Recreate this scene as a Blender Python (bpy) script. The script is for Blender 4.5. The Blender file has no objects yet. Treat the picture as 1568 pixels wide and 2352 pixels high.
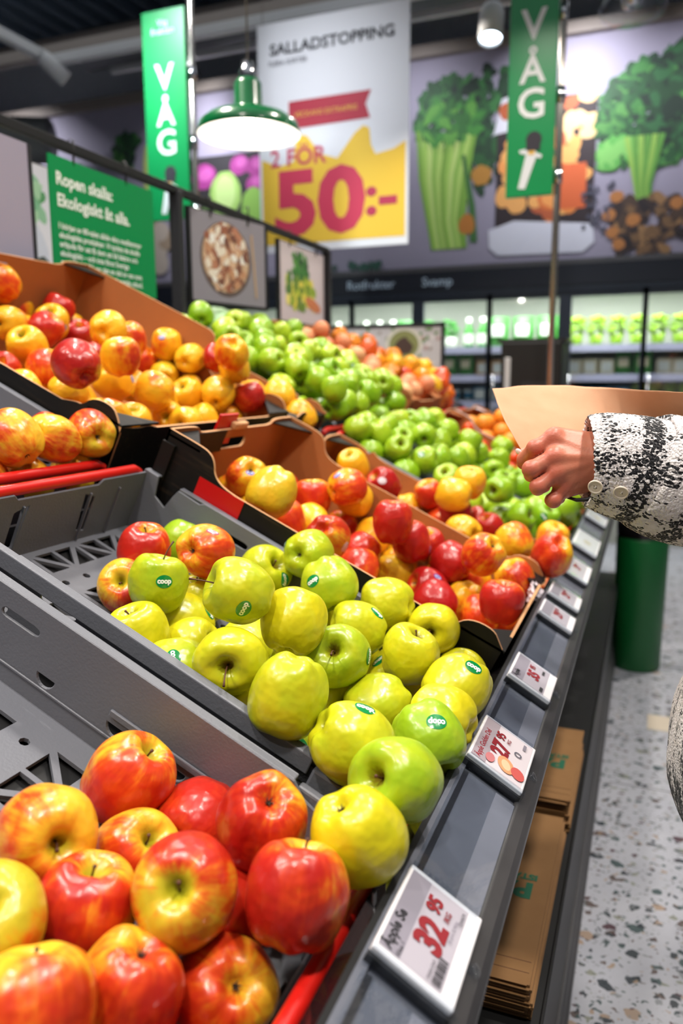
import bpy, bmesh, math, random
import numpy as np
from mathutils import Vector, Matrix, Quaternion, noise
from mathutils.bvhtree import BVHTree
SC = bpy.context.scene
COLL = SC.collection
R0 = random.Random(11)

# ------------------------------------------------------------------ camera
H = 1.30
pitch, yaw, roll = math.radians(9.42), math.radians(21.36), math.radians(0.25)
fh = Vector((-math.sin(yaw), math.cos(yaw), 0)); upw = Vector((0, 0, 1))
rt = Vector((math.cos(yaw), math.sin(yaw), 0))
fw = fh*math.cos(pitch)-upw*math.sin(pitch)
uc = fh*math.sin(pitch)+upw*math.cos(pitch)
CR = rt*math.cos(roll)-uc*math.sin(roll); CU = rt*math.sin(roll)+uc*math.cos(roll)
cd = bpy.data.cameras.new('camera'); cam = bpy.data.objects.new('camera', cd); COLL.objects.link(cam)
cam.matrix_world = Matrix(((CR.x, CU.x, -fw.x, 0), (CR.y, CU.y, -fw.y, 0), (CR.z, CU.z, -fw.z, H), (0, 0, 0, 1)))
cd.sensor_fit = 'VERTICAL'; cd.sensor_height = 36; cd.sensor_width = 24; cd.lens = 27.6
cd.clip_start = 0.02
cd.dof.use_dof = True; cd.dof.focus_distance = 0.92; cd.dof.aperture_fstop = 3.4
SC.camera = cam

# ------------------------------------------------------------------ world, exposure
SC.view_settings.view_transform = 'Standard'; SC.view_settings.look = 'None'
SC.view_settings.gamma = 1; SC.view_settings.exposure = -0.5
SC.view_settings.use_curve_mapping = False
w = bpy.data.worlds.new('world'); SC.world = w; w.use_nodes = True
bg = w.node_tree.nodes['Background']; bg.inputs[0].default_value = (0.82, 0.88, 1.0, 1); bg.inputs[1].default_value = 0.16

# ------------------------------------------------------------------ lights (ceiling lamps of the shop, plus added banner fills)
def area(name, loc, size, energy, col=(1, 1, 1), target=None, spread=None, sy=None):
    l = bpy.data.lights.new(name, 'AREA'); l.energy = energy; l.color = col
    if sy: l.shape = 'RECTANGLE'; l.size = size; l.size_y = sy
    else: l.shape = 'DISK'; l.size = size
    if spread: l.spread = math.radians(spread)
    o = bpy.data.objects.new(name, l); COLL.objects.link(o); o.location = loc
    d = (Vector(target)-Vector(loc)) if target else Vector((0, 0, -1))
    o.rotation_euler = d.to_track_quat('-Z', 'Y').to_euler(); return o
WARM = (1.0, 0.93, 0.84); COOL = (0.9, 0.95, 1.0)
for i, (x, y) in enumerate([(-1.9, 0.2), (-0.2, -0.3), (-1.2, 1.5), (0.3, 1.7), (-2.0, 2.7), (-0.6, 3.1), (0.5, 0.6), (-1.4, -0.7), (-1.2, 4.3), (0.6, 4.2)]):
    area('ceiling_lamp_and_fill', (x, y, 3.25), 0.16, 24, WARM, target=(x*0.6-0.25, y+0.1, 0.9), spread=125)
area('ceiling_lamp_and_fill', (-2.75, 3.1, 3.6), .14, 11, (.86, 1, 1), target=(-2.54, 3.9, 2.75), spread=60)  # added fill that brightens the left green banner
area('ceiling_lamp_and_fill', (-2.3, 3.6, 3.9), .14, 8, (.9, .94, 1), target=(-2.1, 5.0, 2.75), spread=70)  # added fill aimed at the large price banner
area('ceiling_row_light', (-0.5, 1.0, 4.0), 5.0, 42, COOL, sy=4.0)
area('ceiling_row_light', (-2.5, 5.0, 4.0), 6.0, 18, COOL, sy=1.2)
for x, e in ((-6.0, 14), (-3.75, 16), (-1.95, 5), (-0.66, 18), (0.4, 5)):
    area('wall_washer_light', (x, 5.9, 3.9), 0.12, e, (0.93, 0.93, 1.0), target=(x+0.05, 6.6, 3.2), spread=110)

# ------------------------------------------------------------------ helpers
def lin(h):
    if isinstance(h, str):
        h = h.lstrip('#'); c = [int(h[i:i+2], 16)/255 for i in (0, 2, 4)]
    else: c = h
    return tuple((x/12.92 if x <= 0.04045 else ((x+0.055)/1.055)**2.4) for x in c[:3])+(1.0,)

class MatB:
    def __init__(s, name):
        s.m = bpy.data.materials.new(name); s.m.use_nodes = True; s.t = s.m.node_tree
        s.b = s.t.nodes['Principled BSDF']; s.out = s.t.nodes['Material Output']
    def n(s, typ, **kw):
        x = s.t.nodes.new(typ)
        for k, v in kw.items():
            if hasattr(x, k): setattr(x, k, v)
            else: x.inputs[k].default_value = v
        return x
    def l(s, a, b): s.t.links.new(a, b)
    def math(s, op, a, b=None, c=None, clamp=False):
        x = s.n('ShaderNodeMath', operation=op); x.use_clamp = clamp
        for i, v in enumerate((a, b, c)):
            if v is None: continue
            if isinstance(v, (int, float)): x.inputs[i].default_value = v
            else: s.l(v, x.inputs[i])
        return x.outputs[0]
    def mix(s, f, a, b, mode='MIX'):
        x = s.n('ShaderNodeMix', data_type='RGBA', blend_type=mode)
        for k, v in ((0, f), (6, a), (7, b)):
            if isinstance(v, (int, float)): x.inputs[k].default_value = v
            elif isinstance(v, tuple): x.inputs[k].default_value = v
            else: s.l(v, x.inputs[k])
        return x.outputs[2]
    def sm(s, v, a, b):
        x = s.n('ShaderNodeMapRange', interpolation_type='SMOOTHSTEP')
        if isinstance(v, (int, float)): x.inputs[0].default_value = v
        else: s.l(v, x.inputs[0])
        for i, q in ((1, a), (2, b)):
            if isinstance(q, (int, float)): x.inputs[i].default_value = q
            else: s.l(q, x.inputs[i])
        return x.outputs[0]
    def obj(s): return s.n('ShaderNodeTexCoord').outputs['Object']
    def noise(s, v, scale, detail=2, rough=.5):
        x = s.n('ShaderNodeTexNoise'); x.inputs['Scale'].default_value = scale
        x.inputs['Detail'].default_value = detail; x.inputs['Roughness'].default_value = rough
        s.l(v, x.inputs['Vector']); return x.outputs[0]
    def bump(s, h, st, dist=.01):
        x = s.n('ShaderNodeBump'); x.inputs['Strength'].default_value = st; x.inputs['Distance'].default_value = dist
        s.l(h, x.inputs['Height']); s.l(x.outputs[0], s.b.inputs['Normal'])
    def set(s, **kw):
        for k, v in kw.items():
            k = k.replace('_', ' ')
            i = s.b.inputs[k]
            if isinstance(v, (int, float, tuple)): i.default_value = v
            else: s.l(v, i)
        return s

def simple(name, col, rough=.5, metal=0, spec=.5, nz=0, nscale=60, bump=0, bscale=200, coat=0):
    M = MatB(name); c = lin(col)
    M.set(Roughness=rough, Metallic=metal, Specular_IOR_Level=spec, Coat_Weight=coat)
    if nz or bump:
        v = M.obj()
    if nz:
        f = M.noise(v, nscale, 3)
        M.set(Base_Color=M.mix(f, tuple(x*(1-nz) for x in c[:3])+(1,), tuple(min(1, x*(1+nz)) for x in c[:3])+(1,)))
    else: M.b.inputs['Base Color'].default_value = c
    if bump: M.bump(M.noise(v, bscale, 2), bump, .002)
    return M.m
def emis(name, col, st):
    M = MatB(name); M.set(Base_Color=lin(col), Emission_Color=lin(col), Emission_Strength=st); return M.m

MT = {}
MT['black'] = simple('black_powder_coat', '#0e0e10', .5)
MT['blackgloss'] = simple('gloss_black_lip', '#141214', .07, coat=1, spec=1)
MT['dark'] = simple('dark_grey_steel', '#2b2b2e', .4, nz=.15)
MT['strip'] = simple('label_channel_plastic', '#646772', .24, nz=.12, nscale=25, coat=.4, spec=.6)
MT['stripdark'] = simple('label_channel_dark', '#26272c', .3)  # darker plastic of the insert's upper ridge
MT['edge'] = simple('channel_edge', '#3a393b', .35, nz=.1)
MT['kick'] = simple('kick_plate_steel', '#5b5a5c', .4, metal=.3, nz=.1)
MT['crate'] = simple('grey_crate_plastic', '#6a6c74', .42, nz=.08, nscale=8, bump=.15, bscale=300)
MT['cratedark'] = simple('hinge_mesh_plastic', '#2c2d31', .5, bump=.5, bscale=500)
MT['red'] = simple('red_handle_plastic', '#c81a12', .35, spec=.5, nz=.06)
MT['white'] = simple('white_plastic', '#e4e2e6', .35)
MT['whitewall'] = simple('white_paint', '#d9d9de', .6)
MT['screen'] = simple('grey_label_screen', '#a9a4ae', .3, nz=.04)
MT['prred'] = simple('red_print', '#8c1016', .4)
MT['prblack'] = simple('black_print', '#161616', .4)
MT['chrome'] = simple('polished_steel', '#c9c9cc', .15, metal=1)
MT['green'] = simple('green_enamel', '#036030', .25, coat=.5)
MT['lampwhite'] = simple('white_enamel', '#f5f3ee', .4)
MT['bin'] = simple('green_bin_plastic', '#035a26', .45, nz=.05)
MT['beam'] = simple('grey_painted_steel', '#8a8078', .6, nz=.1)
MT['track'] = simple('white_lamp_track', '#c8c8c8', .5)
MT['kraftin'] = simple('kraft_cardboard', '#a4622f', .8, nz=.1, nscale=12, bump=.1, bscale=150)
MT['kraftedge'] = simple('cardboard_edge', '#c59468', .85, nz=.2, nscale=300)
def mk_boxprint():
    M = MatB('black_printed_cardboard'); v = M.obj()
    mp = M.n('ShaderNodeMapping'); mp.inputs['Scale'].default_value = (6, 90, 90); M.l(v, mp.inputs[0])
    g = M.noise(mp.outputs[0], 1.0, 4, .6)
    c = M.mix(M.sm(g, .55, .8), lin('#0c0a09'), lin('#3c3022'))
    M.set(Base_Color=c, Roughness=.55, Specular_IOR_Level=.3); return M.m
MT['boxprint'] = mk_boxprint()
MT['boxred'] = simple('red_printed_cardboard', '#c1090c', .4)
MT['whitebox'] = simple('white_cardboard', '#d8cfd2', .6, nz=.05)
MT['stem'] = simple('apple_stem_brown', '#54301c', .7, nz=.3, nscale=20)
MT['calyx'] = simple('apple_calyx_brown', '#3a2a1a', .9, nz=.3, nscale=30)
MT['stkgreen'] = simple('green_sticker', '#05833f', .2, coat=.6)
MT['stkblue'] = simple('blue_sticker', '#2a3fae', .25, coat=.5)
MT['stkwhite'] = simple('white_sticker', '#e9dde2', .25, coat=.5)
MT['stkpink'] = simple('pink_sticker', '#d0476a', .25, coat=.5)
MT['ink'] = simple('white_ink', '#f2f4f2', .4)
def mk_print(name, rough=.5, coat=0):
    M = MatB(name); a = M.n('ShaderNodeVertexColor'); a.layer_name = 'Col'
    M.set(Base_Color=M.mix(.12, a.outputs[0], (.16, .16, .2, 1)), Roughness=rough, Coat_Weight=coat, Specular_IOR_Level=.3); return M.m
MT['print'] = mk_print('printed_panel', .6)
MT['printgloss'] = mk_print('glossy_printed_panel', .3, .2)
def mk_clear():
    M = MatB('clear_plastic'); t = M.t
    g = M.n('ShaderNodeBsdfGlossy'); g.inputs['Roughness'].default_value = .04
    tr = M.n('ShaderNodeBsdfTransparent'); tr.inputs[0].default_value = (.93, .95, .97, 1)
    fr = M.n('ShaderNodeLayerWeight'); fr.inputs[0].default_value = .5
    f = M.math('MULTIPLY_ADD', M.math('POWER', fr.outputs['Facing'], 4.0), .5, .045)
    mx = M.n('ShaderNodeMixShader'); M.l(f, mx.inputs[0]); M.l(tr.outputs[0], mx.inputs[1]); M.l(g.outputs[0], mx.inputs[2])
    M.l(mx.outputs[0], M.out.inputs[0]); return M.m
MT['clear'] = mk_clear()

# --- apple skins: object colour = (yellowness, blush amount, redness, per-apple shift)
def mk_apple(name, kind):
    M = MatB(name); p = M.obj(); oi = M.n('ShaderNodeObjectInfo')
    sc = M.n('ShaderNodeSeparateColor'); M.l(oi.outputs['Color'], sc.inputs[0])
    yel, blu, red = sc.outputs[0], sc.outputs[1], sc.outputs[2]
    rnd = oi.outputs['Random']
    off = M.n('ShaderNodeVectorMath', operation='SCALE'); off.inputs[0].default_value = (37, 17, 53); M.l(rnd, off.inputs['Scale'])
    pj = M.n('ShaderNodeVectorMath', operation='ADD'); M.l(p, pj.inputs[0]); M.l(off.outputs[0], pj.inputs[1]); pj = pj.outputs[0]
    sx = M.n('ShaderNodeSeparateXYZ'); M.l(p, sx.inputs[0]); X, Y, Z = sx.outputs
    rho = M.math('SQRT', M.math('ADD', M.math('MULTIPLY', X, X), M.math('MULTIPLY', Y, Y)))
    inv = M.math('DIVIDE', 1.0, M.math('ADD', rho, .08))
    cx = M.n('ShaderNodeCombineXYZ'); M.l(M.math('MULTIPLY', X, inv), cx.inputs[0]); M.l(M.math('MULTIPLY', Y, inv), cx.inputs[1]); M.l(M.math('MULTIPLY', Z, .22), cx.inputs[2])
    cj = M.n('ShaderNodeVectorMath', operation='ADD'); M.l(cx.outputs[0], cj.inputs[0]); M.l(off.outputs[0], cj.inputs[1])
    streak = M.noise(cj.outputs[0], 5.5, 5, .65)
    low = M.noise(pj, 1.5, 3)
    G, Yc = {'Y': (lin('#93b41c'), lin('#d4c718')), 'G': (lin('#7ba80f'), lin('#b6cb2a')), 'P': (lin('#b9b52a'), lin('#f0b52c')), 'R': (lin('#b3ad22'), lin('#f2b21e'))}[kind]
    f = M.math('ADD', yel, M.math('MULTIPLY', M.math('SUBTRACT', low, .5), .9), clamp=True)
    base = M.mix(f, G, Yc)
    # stem cavity greener
    cav = M.sm(rho, .42, .08)
    top = M.sm(Z, .1, .5)
    base = M.mix(M.math('MULTIPLY', M.math('MULTIPLY', cav, top), .7), base, lin('#8f9a1a') if kind != 'G' else lin('#6d9416'))
    if kind in 'PR':
        amt = M.math('MULTIPLY_ADD', blu, 2.3, -1.42 if kind == 'P' else -1.5)
        d = M.math('ADD', M.math('MULTIPLY', X, .62), amt)
        d = M.math('ADD', d, M.math('MULTIPLY', M.math('SUBTRACT', streak, .5), 1.35 if kind == 'P' else 1.1))
        d = M.math('ADD', d, M.math('MULTIPLY', M.math('SUBTRACT', low, .5), 2.0))
        d = M.math('SUBTRACT', d, M.math('MULTIPLY', M.math('MULTIPLY', M.sm(rho, .5, .05), top), .75))
        mask = M.sm(d, -.35, .55)
        hot = M.sm(d, .05, 1.1)
        red = M.math('MULTIPLY', red, .8)
        r1 = M.mix(red, lin('#e25a14'), lin('#cf2a14'))
        r2 = M.mix(red, lin('#c92e12'), lin('#9c0a16'))
        blush = M.mix(hot, r1, r2)
        base = M.mix(mask, base, blush)
    # lenticels
    vo = M.n('ShaderNodeTexVoronoi'); vo.inputs['Scale'].default_value = 13; M.l(pj, vo.inputs['Vector'])
    dot = M.sm(vo.outputs['Distance'], .1, .04)
    if kind in 'YG': base = M.mix(M.math('MULTIPLY', dot, .35), base, lin('#8a7a1c') if kind == 'Y' else lin('#d8e08a'))
    else: base = M.mix(M.math('MULTIPLY', dot, .16), base, lin('#f0c080'))
    if kind in 'YG':   # a little russet round the stem
        rs = M.math('MULTIPLY', M.sm(M.math('ADD', rho, M.math('MULTIPLY', M.math('SUBTRACT', streak, .5), .5)), .26, .08), top)
        base = M.mix(M.math('MULTIPLY', rs, .75), base, lin('#7d5a1a'))
    M.set(Base_Color=base, Roughness=M.math('MULTIPLY_ADD', low, .12, .24), Specular_IOR_Level=.5, Coat_Weight=.12, Coat_Roughness=.15,
          Subsurface_Weight=.06, Subsurface_Scale=.006)
    M.b.inputs['Subsurface Radius'].default_value = (1, .6, .2)
    M.bump(M.noise(p, 3.0, 1), .12, .02)
    return M.m
for k, nm in (('Y', 'golden_apple_skin'), ('G', 'green_apple_skin'), ('P', 'pink_apple_skin'), ('R', 'red_yellow_apple_skin')): MT['ap'+k] = mk_apple(nm, k)

# ------------------------------------------------------------------ mesh building
class MB:
    def __init__(s): s.bm = bmesh.new(); s.cols = None
    def add(s, verts, faces, M=None, mi=0, smooth=False):
        vs = [s.bm.verts.new(M @ Vector(v) if M else Vector(v)) for v in verts]
        for f in faces:
            try: q = s.bm.faces.new([vs[i] for i in f])
            except ValueError: continue
            q.material_index = mi; q.smooth = smooth
        return vs
    def box(s, a, b, M=None, mi=0):
        x0, y0, z0 = a; x1, y1, z1 = b
        v = [(x0, y0, z0), (x1, y0, z0), (x1, y1, z0), (x0, y1, z0), (x0, y0, z1), (x1, y0, z1), (x1, y1, z1), (x0, y1, z1)]
        s.add(v, [(0, 3, 2, 1), (4, 5, 6, 7), (0, 1, 5, 4), (1, 2, 6, 5), (2, 3, 7, 6), (3, 0, 4, 7)], M, mi); return s
    def tube(s, pts, rs, seg=10, M=None, mi=0, cap=True, up=None):
        pts = [Vector(p) for p in pts]
        if isinstance(rs, (int, float)): rs = [rs]*len(pts)
        vs = []; fs = []
        d0 = (pts[1]-pts[0]).normalized(); a = Vector(up) if up else (Vector((0, 0, 1)) if abs(d0.z) < .9 else Vector((1, 0, 0)))
        for i, p in enumerate(pts):
            d = (pts[min(i+1, len(pts)-1)]-pts[max(i-1, 0)]).normalized()
            e = d.cross(a).normalized(); g = e.cross(d)
            for k in range(seg):
                t = 2*math.pi*k/seg; r = rs[i]
                rx, ry = (r if isinstance(r, tuple) else (r, r))
                vs.append(p+e*math.cos(t)*rx+g*math.sin(t)*ry)
        for i in range(len(pts)-1):
            for k in range(seg):
                fs.append((i*seg+k, i*seg+(k+1) % seg, (i+1)*seg+(k+1) % seg, (i+1)*seg+k))
        if cap: fs.append(tuple(reversed(range(seg)))); fs.append(tuple((len(pts)-1)*seg+k for k in range(seg)))
        s.add(vs, fs, M, mi, True); return s
    def lathe(s, prof, seg=32, M=None, mi=0):
        vs = []; fs = []
        for r, z in prof:
            for k in range(seg): t = 2*math.pi*k/seg; vs.append((r*math.cos(t), r*math.sin(t), z))
        for i in range(len(prof)-1):
            for k in range(seg): fs.append((i*seg+k, i*seg+(k+1) % seg, (i+1)*seg+(k+1) % seg, (i+1)*seg+k))
        s.add(vs, fs, M, mi, True); return s
    def ell(s, c, r, seg=16, rings=10, M=None, mi=0):
        prof = [(math.sin(math.pi*i/rings), -math.cos(math.pi*i/rings)) for i in range(rings+1)]
        prof[0] = (.002, -1); prof[-1] = (.002, 1)
        L = Matrix.Translation(Vector(c)) @ Matrix.Diagonal((*r, 1)) if not isinstance(r, (int, float)) else Matrix.Translation(Vector(c)) @ Matrix.Scale(r, 4)
        s.lathe(prof, seg, (M @ L) if M else L, mi); return s
    def plate(s, outline, holes, th, M=None, mi=(0, 0, 0)):
        """flat plate with holes, in local XY, thickness along Z; mi = (front +z, back -z, edge)"""
        v, f = plate_geo(outline, holes, th)
        vs = [s.bm.verts.new(M @ Vector(q) if M else Vector(q)) for q in v]
        for fc in f:
            a, b, c = (Vector(v[i]) for i in fc[:3]); nz = (b-a).cross(c-a).normalized().z
            try: q = s.bm.faces.new([vs[i] for i in fc])
            except ValueError: continue
            q.material_index = mi[0] if nz > .7 else mi[1] if nz < -.7 else mi[2]
        return s
    def build(s, name, mats, parent=None, loc=None, rot=None, bevel=0, bseg=2, smooth=None):
        me = bpy.data.meshes.new(name); bmesh.ops.remove_doubles(s.bm, verts=s.bm.verts, dist=1e-6)
        s.bm.normal_update(); s.bm.to_mesh(me); s.bm.free()
        for m in (mats if isinstance(mats, (list, tuple)) else [mats]): me.materials.append(MT[m] if isinstance(m, str) else m)
        return link(name, me, parent, loc, rot, bevel, bseg)
def link(name, me, parent=None, loc=None, rot=None, bevel=0, bseg=2):
    o = bpy.data.objects.new(name, me); COLL.objects.link(o)
    if parent: o.parent = parent
    if loc is not None: o.location = loc
    if rot is not None: o.rotation_euler = rot
    if bevel:
        b = o.modifiers.new('bevel', 'BEVEL'); b.width = bevel; b.segments = bseg; b.limit_method = 'ANGLE'; b.angle_limit = .6
    return o
def plate_geo(outline, holes, th):
    cu = bpy.data.curves.new('tmp', 'CURVE'); cu.dimensions = '2D'; cu.fill_mode = 'BOTH'; cu.extrude = th/2
    for pts in [outline]+list(holes):
        sp = cu.splines.new('POLY'); sp.points.add(len(pts)-1)
        for i, p in enumerate(pts): sp.points[i].co = (p[0], p[1], 0, 1)
        sp.use_cyclic_u = True
    ob = bpy.data.objects.new('tmp', cu); me = bpy.data.meshes.new_from_object(ob)
    v = [tuple(x.co) for x in me.vertices]; f = [tuple(p.vertices) for p in me.polygons]
    bpy.data.objects.remove(ob); bpy.data.curves.remove(cu); bpy.data.meshes.remove(me)
    return v, f
_tc = {}
def text_geo(s, size=1.0, bold=0.0, align='LEFT', space=1.0, xs=1.0):
    k = (s, bold, align, space, xs)
    if k not in _tc:
        cu = bpy.data.curves.new('t', 'FONT'); cu.body = s; cu.size = 1; cu.offset = bold; cu.align_x = align; cu.space_character = space; cu.resolution_u = 3
        ob = bpy.data.objects.new('t', cu); me = bpy.data.meshes.new_from_object(ob)
        _tc[k] = ([(v.co.x*xs, v.co.y) for v in me.vertices], [tuple(p.vertices) for p in me.polygons])
        bpy.data.objects.remove(ob); bpy.data.curves.remove(cu); bpy.data.meshes.remove(me)
    v, f = _tc[k]
    return [(x*size, y*size) for x, y in v], f
class Poster:
    """layers of flat printed colour, all on one panel: local X right, Y up, Z out of the sheet"""
    def __init__(s, dz=.0004): s.v = []; s.f = []; s.c = []; s.z = .0005; s.dz = dz
    def poly(s, pts, col):
        b = len(s.v); s.v += [(x, y, s.z) for x, y in pts]; s.f.append(tuple(range(b, b+len(pts)))); s.c.append(lin(col)); s.z += s.dz*.02
    def rect(s, x0, y0, x1, y1, col): s.poly([(x0, y0), (x1, y0), (x1, y1), (x0, y1)], col)
    def disc(s, x, y, rx, ry=None, col='#fff', rot=0, n=14, wob=0):
        ry = ry or rx; ca, sa = math.cos(rot), math.sin(rot); P = []
        for k in range(n):
            t = 2*math.pi*k/n; w_ = 1+wob*(R0.random()-.5); a, b = rx*w_*math.cos(t), ry*w_*math.sin(t); P.append((x+a*ca-b*sa, y+a*sa+b*ca))
        s.poly(P, col)
    def band(s, pts, ws, col):
        L = []; Rr = []
        for i, (x, y) in enumerate(pts):
            x0, y0 = pts[max(i-1, 0)]; x1, y1 = pts[min(i+1, len(pts)-1)]; d = math.hypot(x1-x0, y1-y0) or 1
            nx, ny = -(y1-y0)/d, (x1-x0)/d; w_ = ws[i] if isinstance(ws, (list, tuple)) else ws
            L.append((x+nx*w_/2, y+ny*w_/2)); Rr.append((x-nx*w_/2, y-ny*w_/2))
        s.poly(L+Rr[::-1], col)
    def text(s, t, x, y, size, col, bold=0.0, align='LEFT', rot=0, xs=1.0):
        v, f = text_geo(t, size, bold, align, 1.0, xs); b = len(s.v); ca, sa = math.cos(rot), math.sin(rot)
        s.v += [(x+a*ca-c*sa, y+a*sa+c*ca, s.z) for a, c in v]; s.f += [tuple(i+b for i in q) for q in f]; s.c += [lin(col)]*len(f); s.z += s.dz
    def step(s): s.z += s.dz
    def build(s, name, parent=None, mat='print', M=None):
        me = bpy.data.meshes.new(name)
        me.from_pydata([tuple(M @ Vector(p)) for p in s.v] if M else s.v, [], s.f)
        a = me.color_attributes.new('Col', 'FLOAT_COLOR', 'CORNER'); i = 0
        dat = []
        for f, c in zip(me.polygons, s.c): dat += list(c)*len(f.vertices)
        a.data.foreach_set('color', dat); me.materials.append(MT[mat]); return link(name, me, parent)

def tag(o, label=None, cat=None, group=None, kind=None):
    if label: o['label'] = label
    if cat: o['category'] = cat
    if group: o['group'] = group
    if kind: o['kind'] = kind
    return o
def empty(name, loc=(0, 0, 0), rot=(0, 0, 0), label=None, cat=None, group=None):
    o = bpy.data.objects.new(name, None); COLL.objects.link(o); o.location = loc; o.rotation_euler = rot; o.empty_display_size = .05
    return tag(o, label, cat, group)
def copy_tree(o, parent=None):
    c = o.copy(); COLL.objects.link(c)
    if parent: c.parent = parent
    for ch in list(o.children): copy_tree(ch, c)
    return c
# sloped display: t up the slope, y along the aisle, n away from the deck
TH = math.radians(25.7); OX, OZ = -.205, .865
TV = Vector((-math.cos(TH), 0, math.sin(TH))); NV = Vector((math.sin(TH), 0, math.cos(TH)))
def W(t, y, n): p = Vector((OX, 0, OZ))+TV*t+NV*n; return Vector((p.x, y, p.z))
BASIS_XZ = Matrix(((1, 0, 0, 0), (0, 0, -1, 0), (0, 1, 0, 0), (0, 0, 0, 1)))   # sheet XY -> world XZ, facing -Y
BASIS_YZ = Matrix(((0, 0, 1, 0), (1, 0, 0, 0), (0, 1, 0, 0), (0, 0, 0, 1)))    # sheet XY -> world YZ, facing +X
# ================================================================== SETTING
def mk_floor():
    M = MatB('terrazzo'); v = M.obj()
    dn = M.n('ShaderNodeTexNoise'); dn.inputs['Scale'].default_value = 45; dn.inputs['Detail'].default_value = 2; M.l(v, dn.inputs['Vector'])
    vv = M.mix(.03, v, dn.outputs[1])
    c = M.mix(M.noise(v, 5, 3), lin('#b3b6c2'), lin('#c9c9d1'))
    c = M.mix(M.math('MULTIPLY', M.noise(v, 60, 3), .25), c, lin('#9fa0a8'))
    for scale, lo, hi, seed in ((19, .08, .30, 0), (36, .12, .32, 3.3), (70, .12, .34, 7.7)):
        mp = M.n('ShaderNodeMapping'); mp.inputs['Location'].default_value = (seed, seed*.7, 0); mp.inputs['Rotation'].default_value = (0, 0, seed); mp.inputs['Scale'].default_value = (1, 1.3, 1); M.l(vv, mp.inputs[0])
        vo = M.n('ShaderNodeTexVoronoi', voronoi_dimensions='2D'); vo.inputs['Scale'].default_value = scale; M.l(mp.outputs[0], vo.inputs['Vector'])
        s = M.n('ShaderNodeSeparateColor'); M.l(vo.outputs['Color'], s.inputs[0])
        thr = M.math('MULTIPLY_ADD', M.math('POWER', s.outputs[0], 2.2), hi+.12, -.04)
        mask = M.sm(M.math('SUBTRACT', thr, vo.outputs['Distance']), 0, .03)
        cr = M.n('ShaderNodeValToRGB'); cr.color_ramp.interpolation = 'CONSTANT'; E = cr.color_ramp.elements
        E[0].position = 0; E[0].color = lin('#1c2830'); E[1].position = .3; E[1].color = lin('#3d5152')
        for p_, h in ((.52, '#8d9095'), (.66, '#5b4a44'), (.76, '#a8907c'), (.84, '#8a8d80'), (.93, '#4d2a35')):
            e = E.new(p_); e.color = lin(h)
        M.l(s.outputs[1], cr.inputs[0]); c = M.mix(M.math('MULTIPLY', mask, .92), c, cr.outputs[0])
    M.set(Base_Color=c, Roughness=.32, Specular_IOR_Level=.5); return M.m
MT['floor'] = mk_floor()
def mk_ceiling():
    M = MatB('corrugated_roof_sheet'); M.set(Base_Color=lin('#6d7c8c'), Roughness=.5, Metallic=.3); return M.m
MT['ceil'] = mk_ceiling()
MT['duct'] = simple('galvanised_duct', '#6f7270', .5, metal=.3, nz=.2, nscale=4)
MT['joint'] = simple('floor_joint', '#7f7f86', .6)
MT['cream'] = simple('cream_floor_inlay', '#d8cbb8', .5, nz=.05)

tag(MB().box((-8, -2.5, -.05), (4, 8.0, 0)).build('floor', 'floor'), kind='structure')
j = MB()
for y in (1.35, 2.55, 3.75, 4.95, 6.15): j.box((-.06, y, 0), (3.9, y+.004, .0012))
for x in (1.4, 2.6): j.box((x, -2, 0), (x+.004, 6.5, .0012))
tag(j.build('trim_1', 'joint'), kind='structure')
tag(MB().box((.055, 3.02, 0), (.3, 3.16, .002)).build('trim_2', 'cream'), kind='structure')
# corrugated roof, ridges along Y
b = MB(); vs = []; fs = []; x = -9.0; k = 0
prof = [(0, 0), (.08, 0), (.11, -.09), (.19, -.09), (.22, 0)]
while x < 4:
    for px_, pz in prof[:4]: vs += [(x+px_, -2.5, 4.9+pz), (x+px_, 8, 4.9+pz)]
    x += .22
for i in range(len(vs)//2-1): fs.append((2*i, 2*i+1, 2*i+3, 2*i+2))
b.add(vs, fs); tag(b.build('ceiling', 'ceil'), kind='structure')
MT['mural_wall'] = simple('grey_mural_wall', '#9792a4', .7, nz=.03, nscale=3)
tag(MB().box((-8, 7.25, 0), (4, 7.35, 4.9)).build('wall_back', 'whitewall'), kind='structure')
tag(MB().box((-8.1, -2.5, 0), (-8, 7.35, 4.9)).build('wall_left', 'mural_wall'), kind='structure')
# bulkhead above the coolers carrying the printed mural
tag(MB().box((-8, 6.62, 2.24), (2.4, 7.25, 3.86)).build('wall_upper', 'mural_wall'), kind='structure')
tag(MB().box((-8, 6.56, 3.86), (2.4, 6.7, 3.95)).build('trim_3', 'beam'), kind='structure')
tag(MB().box((-8, 6.55, 2.195), (2.4, 6.66, 2.235)).build('trim_4', 'kick'), kind='structure')

# ------------------------------------------------------------------ ceiling steel, tracks, ducts
def beam(name, a, b_, w_, h_, mat, label, cat, group=None):
    a, b_ = Vector(a), Vector(b_); d = (b_-a); L = d.length; m = MB(); m.box((-w_/2, 0, -h_/2), (w_/2, L, h_/2))
    o = m.build(name, mat, loc=a, rot=(0, 0, math.atan2(-d.x, d.y)), bevel=.004); return tag(o, label, cat, group)
beam('roof_beam', (-8, 5.6, 3.98), (2.4, 5.6, 3.98), .1, .13, 'beam', 'brown-grey steel beam running the width of the ceiling, in front of the mural', 'beam')
beam('roof_beam', (-8, 4.0, 4.55), (2.4, 4.0, 4.55), .1, .16, 'beam', 'upper grey steel beam close under the dark roof sheets', 'beam')
beam('lamp_track', (-4.5, 5.35, 3.78), (-.3, 5.35, 3.78), .07, .07, 'track', 'white lamp track running across, above the big salad price banner', 'lamp track')
beam('lamp_track', (-4.5, .5, 3.78), (-4.5, 5.3, 3.78), .07, .07, 'track', 'white lamp track running toward the camera at the upper left', 'lamp track')
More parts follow.
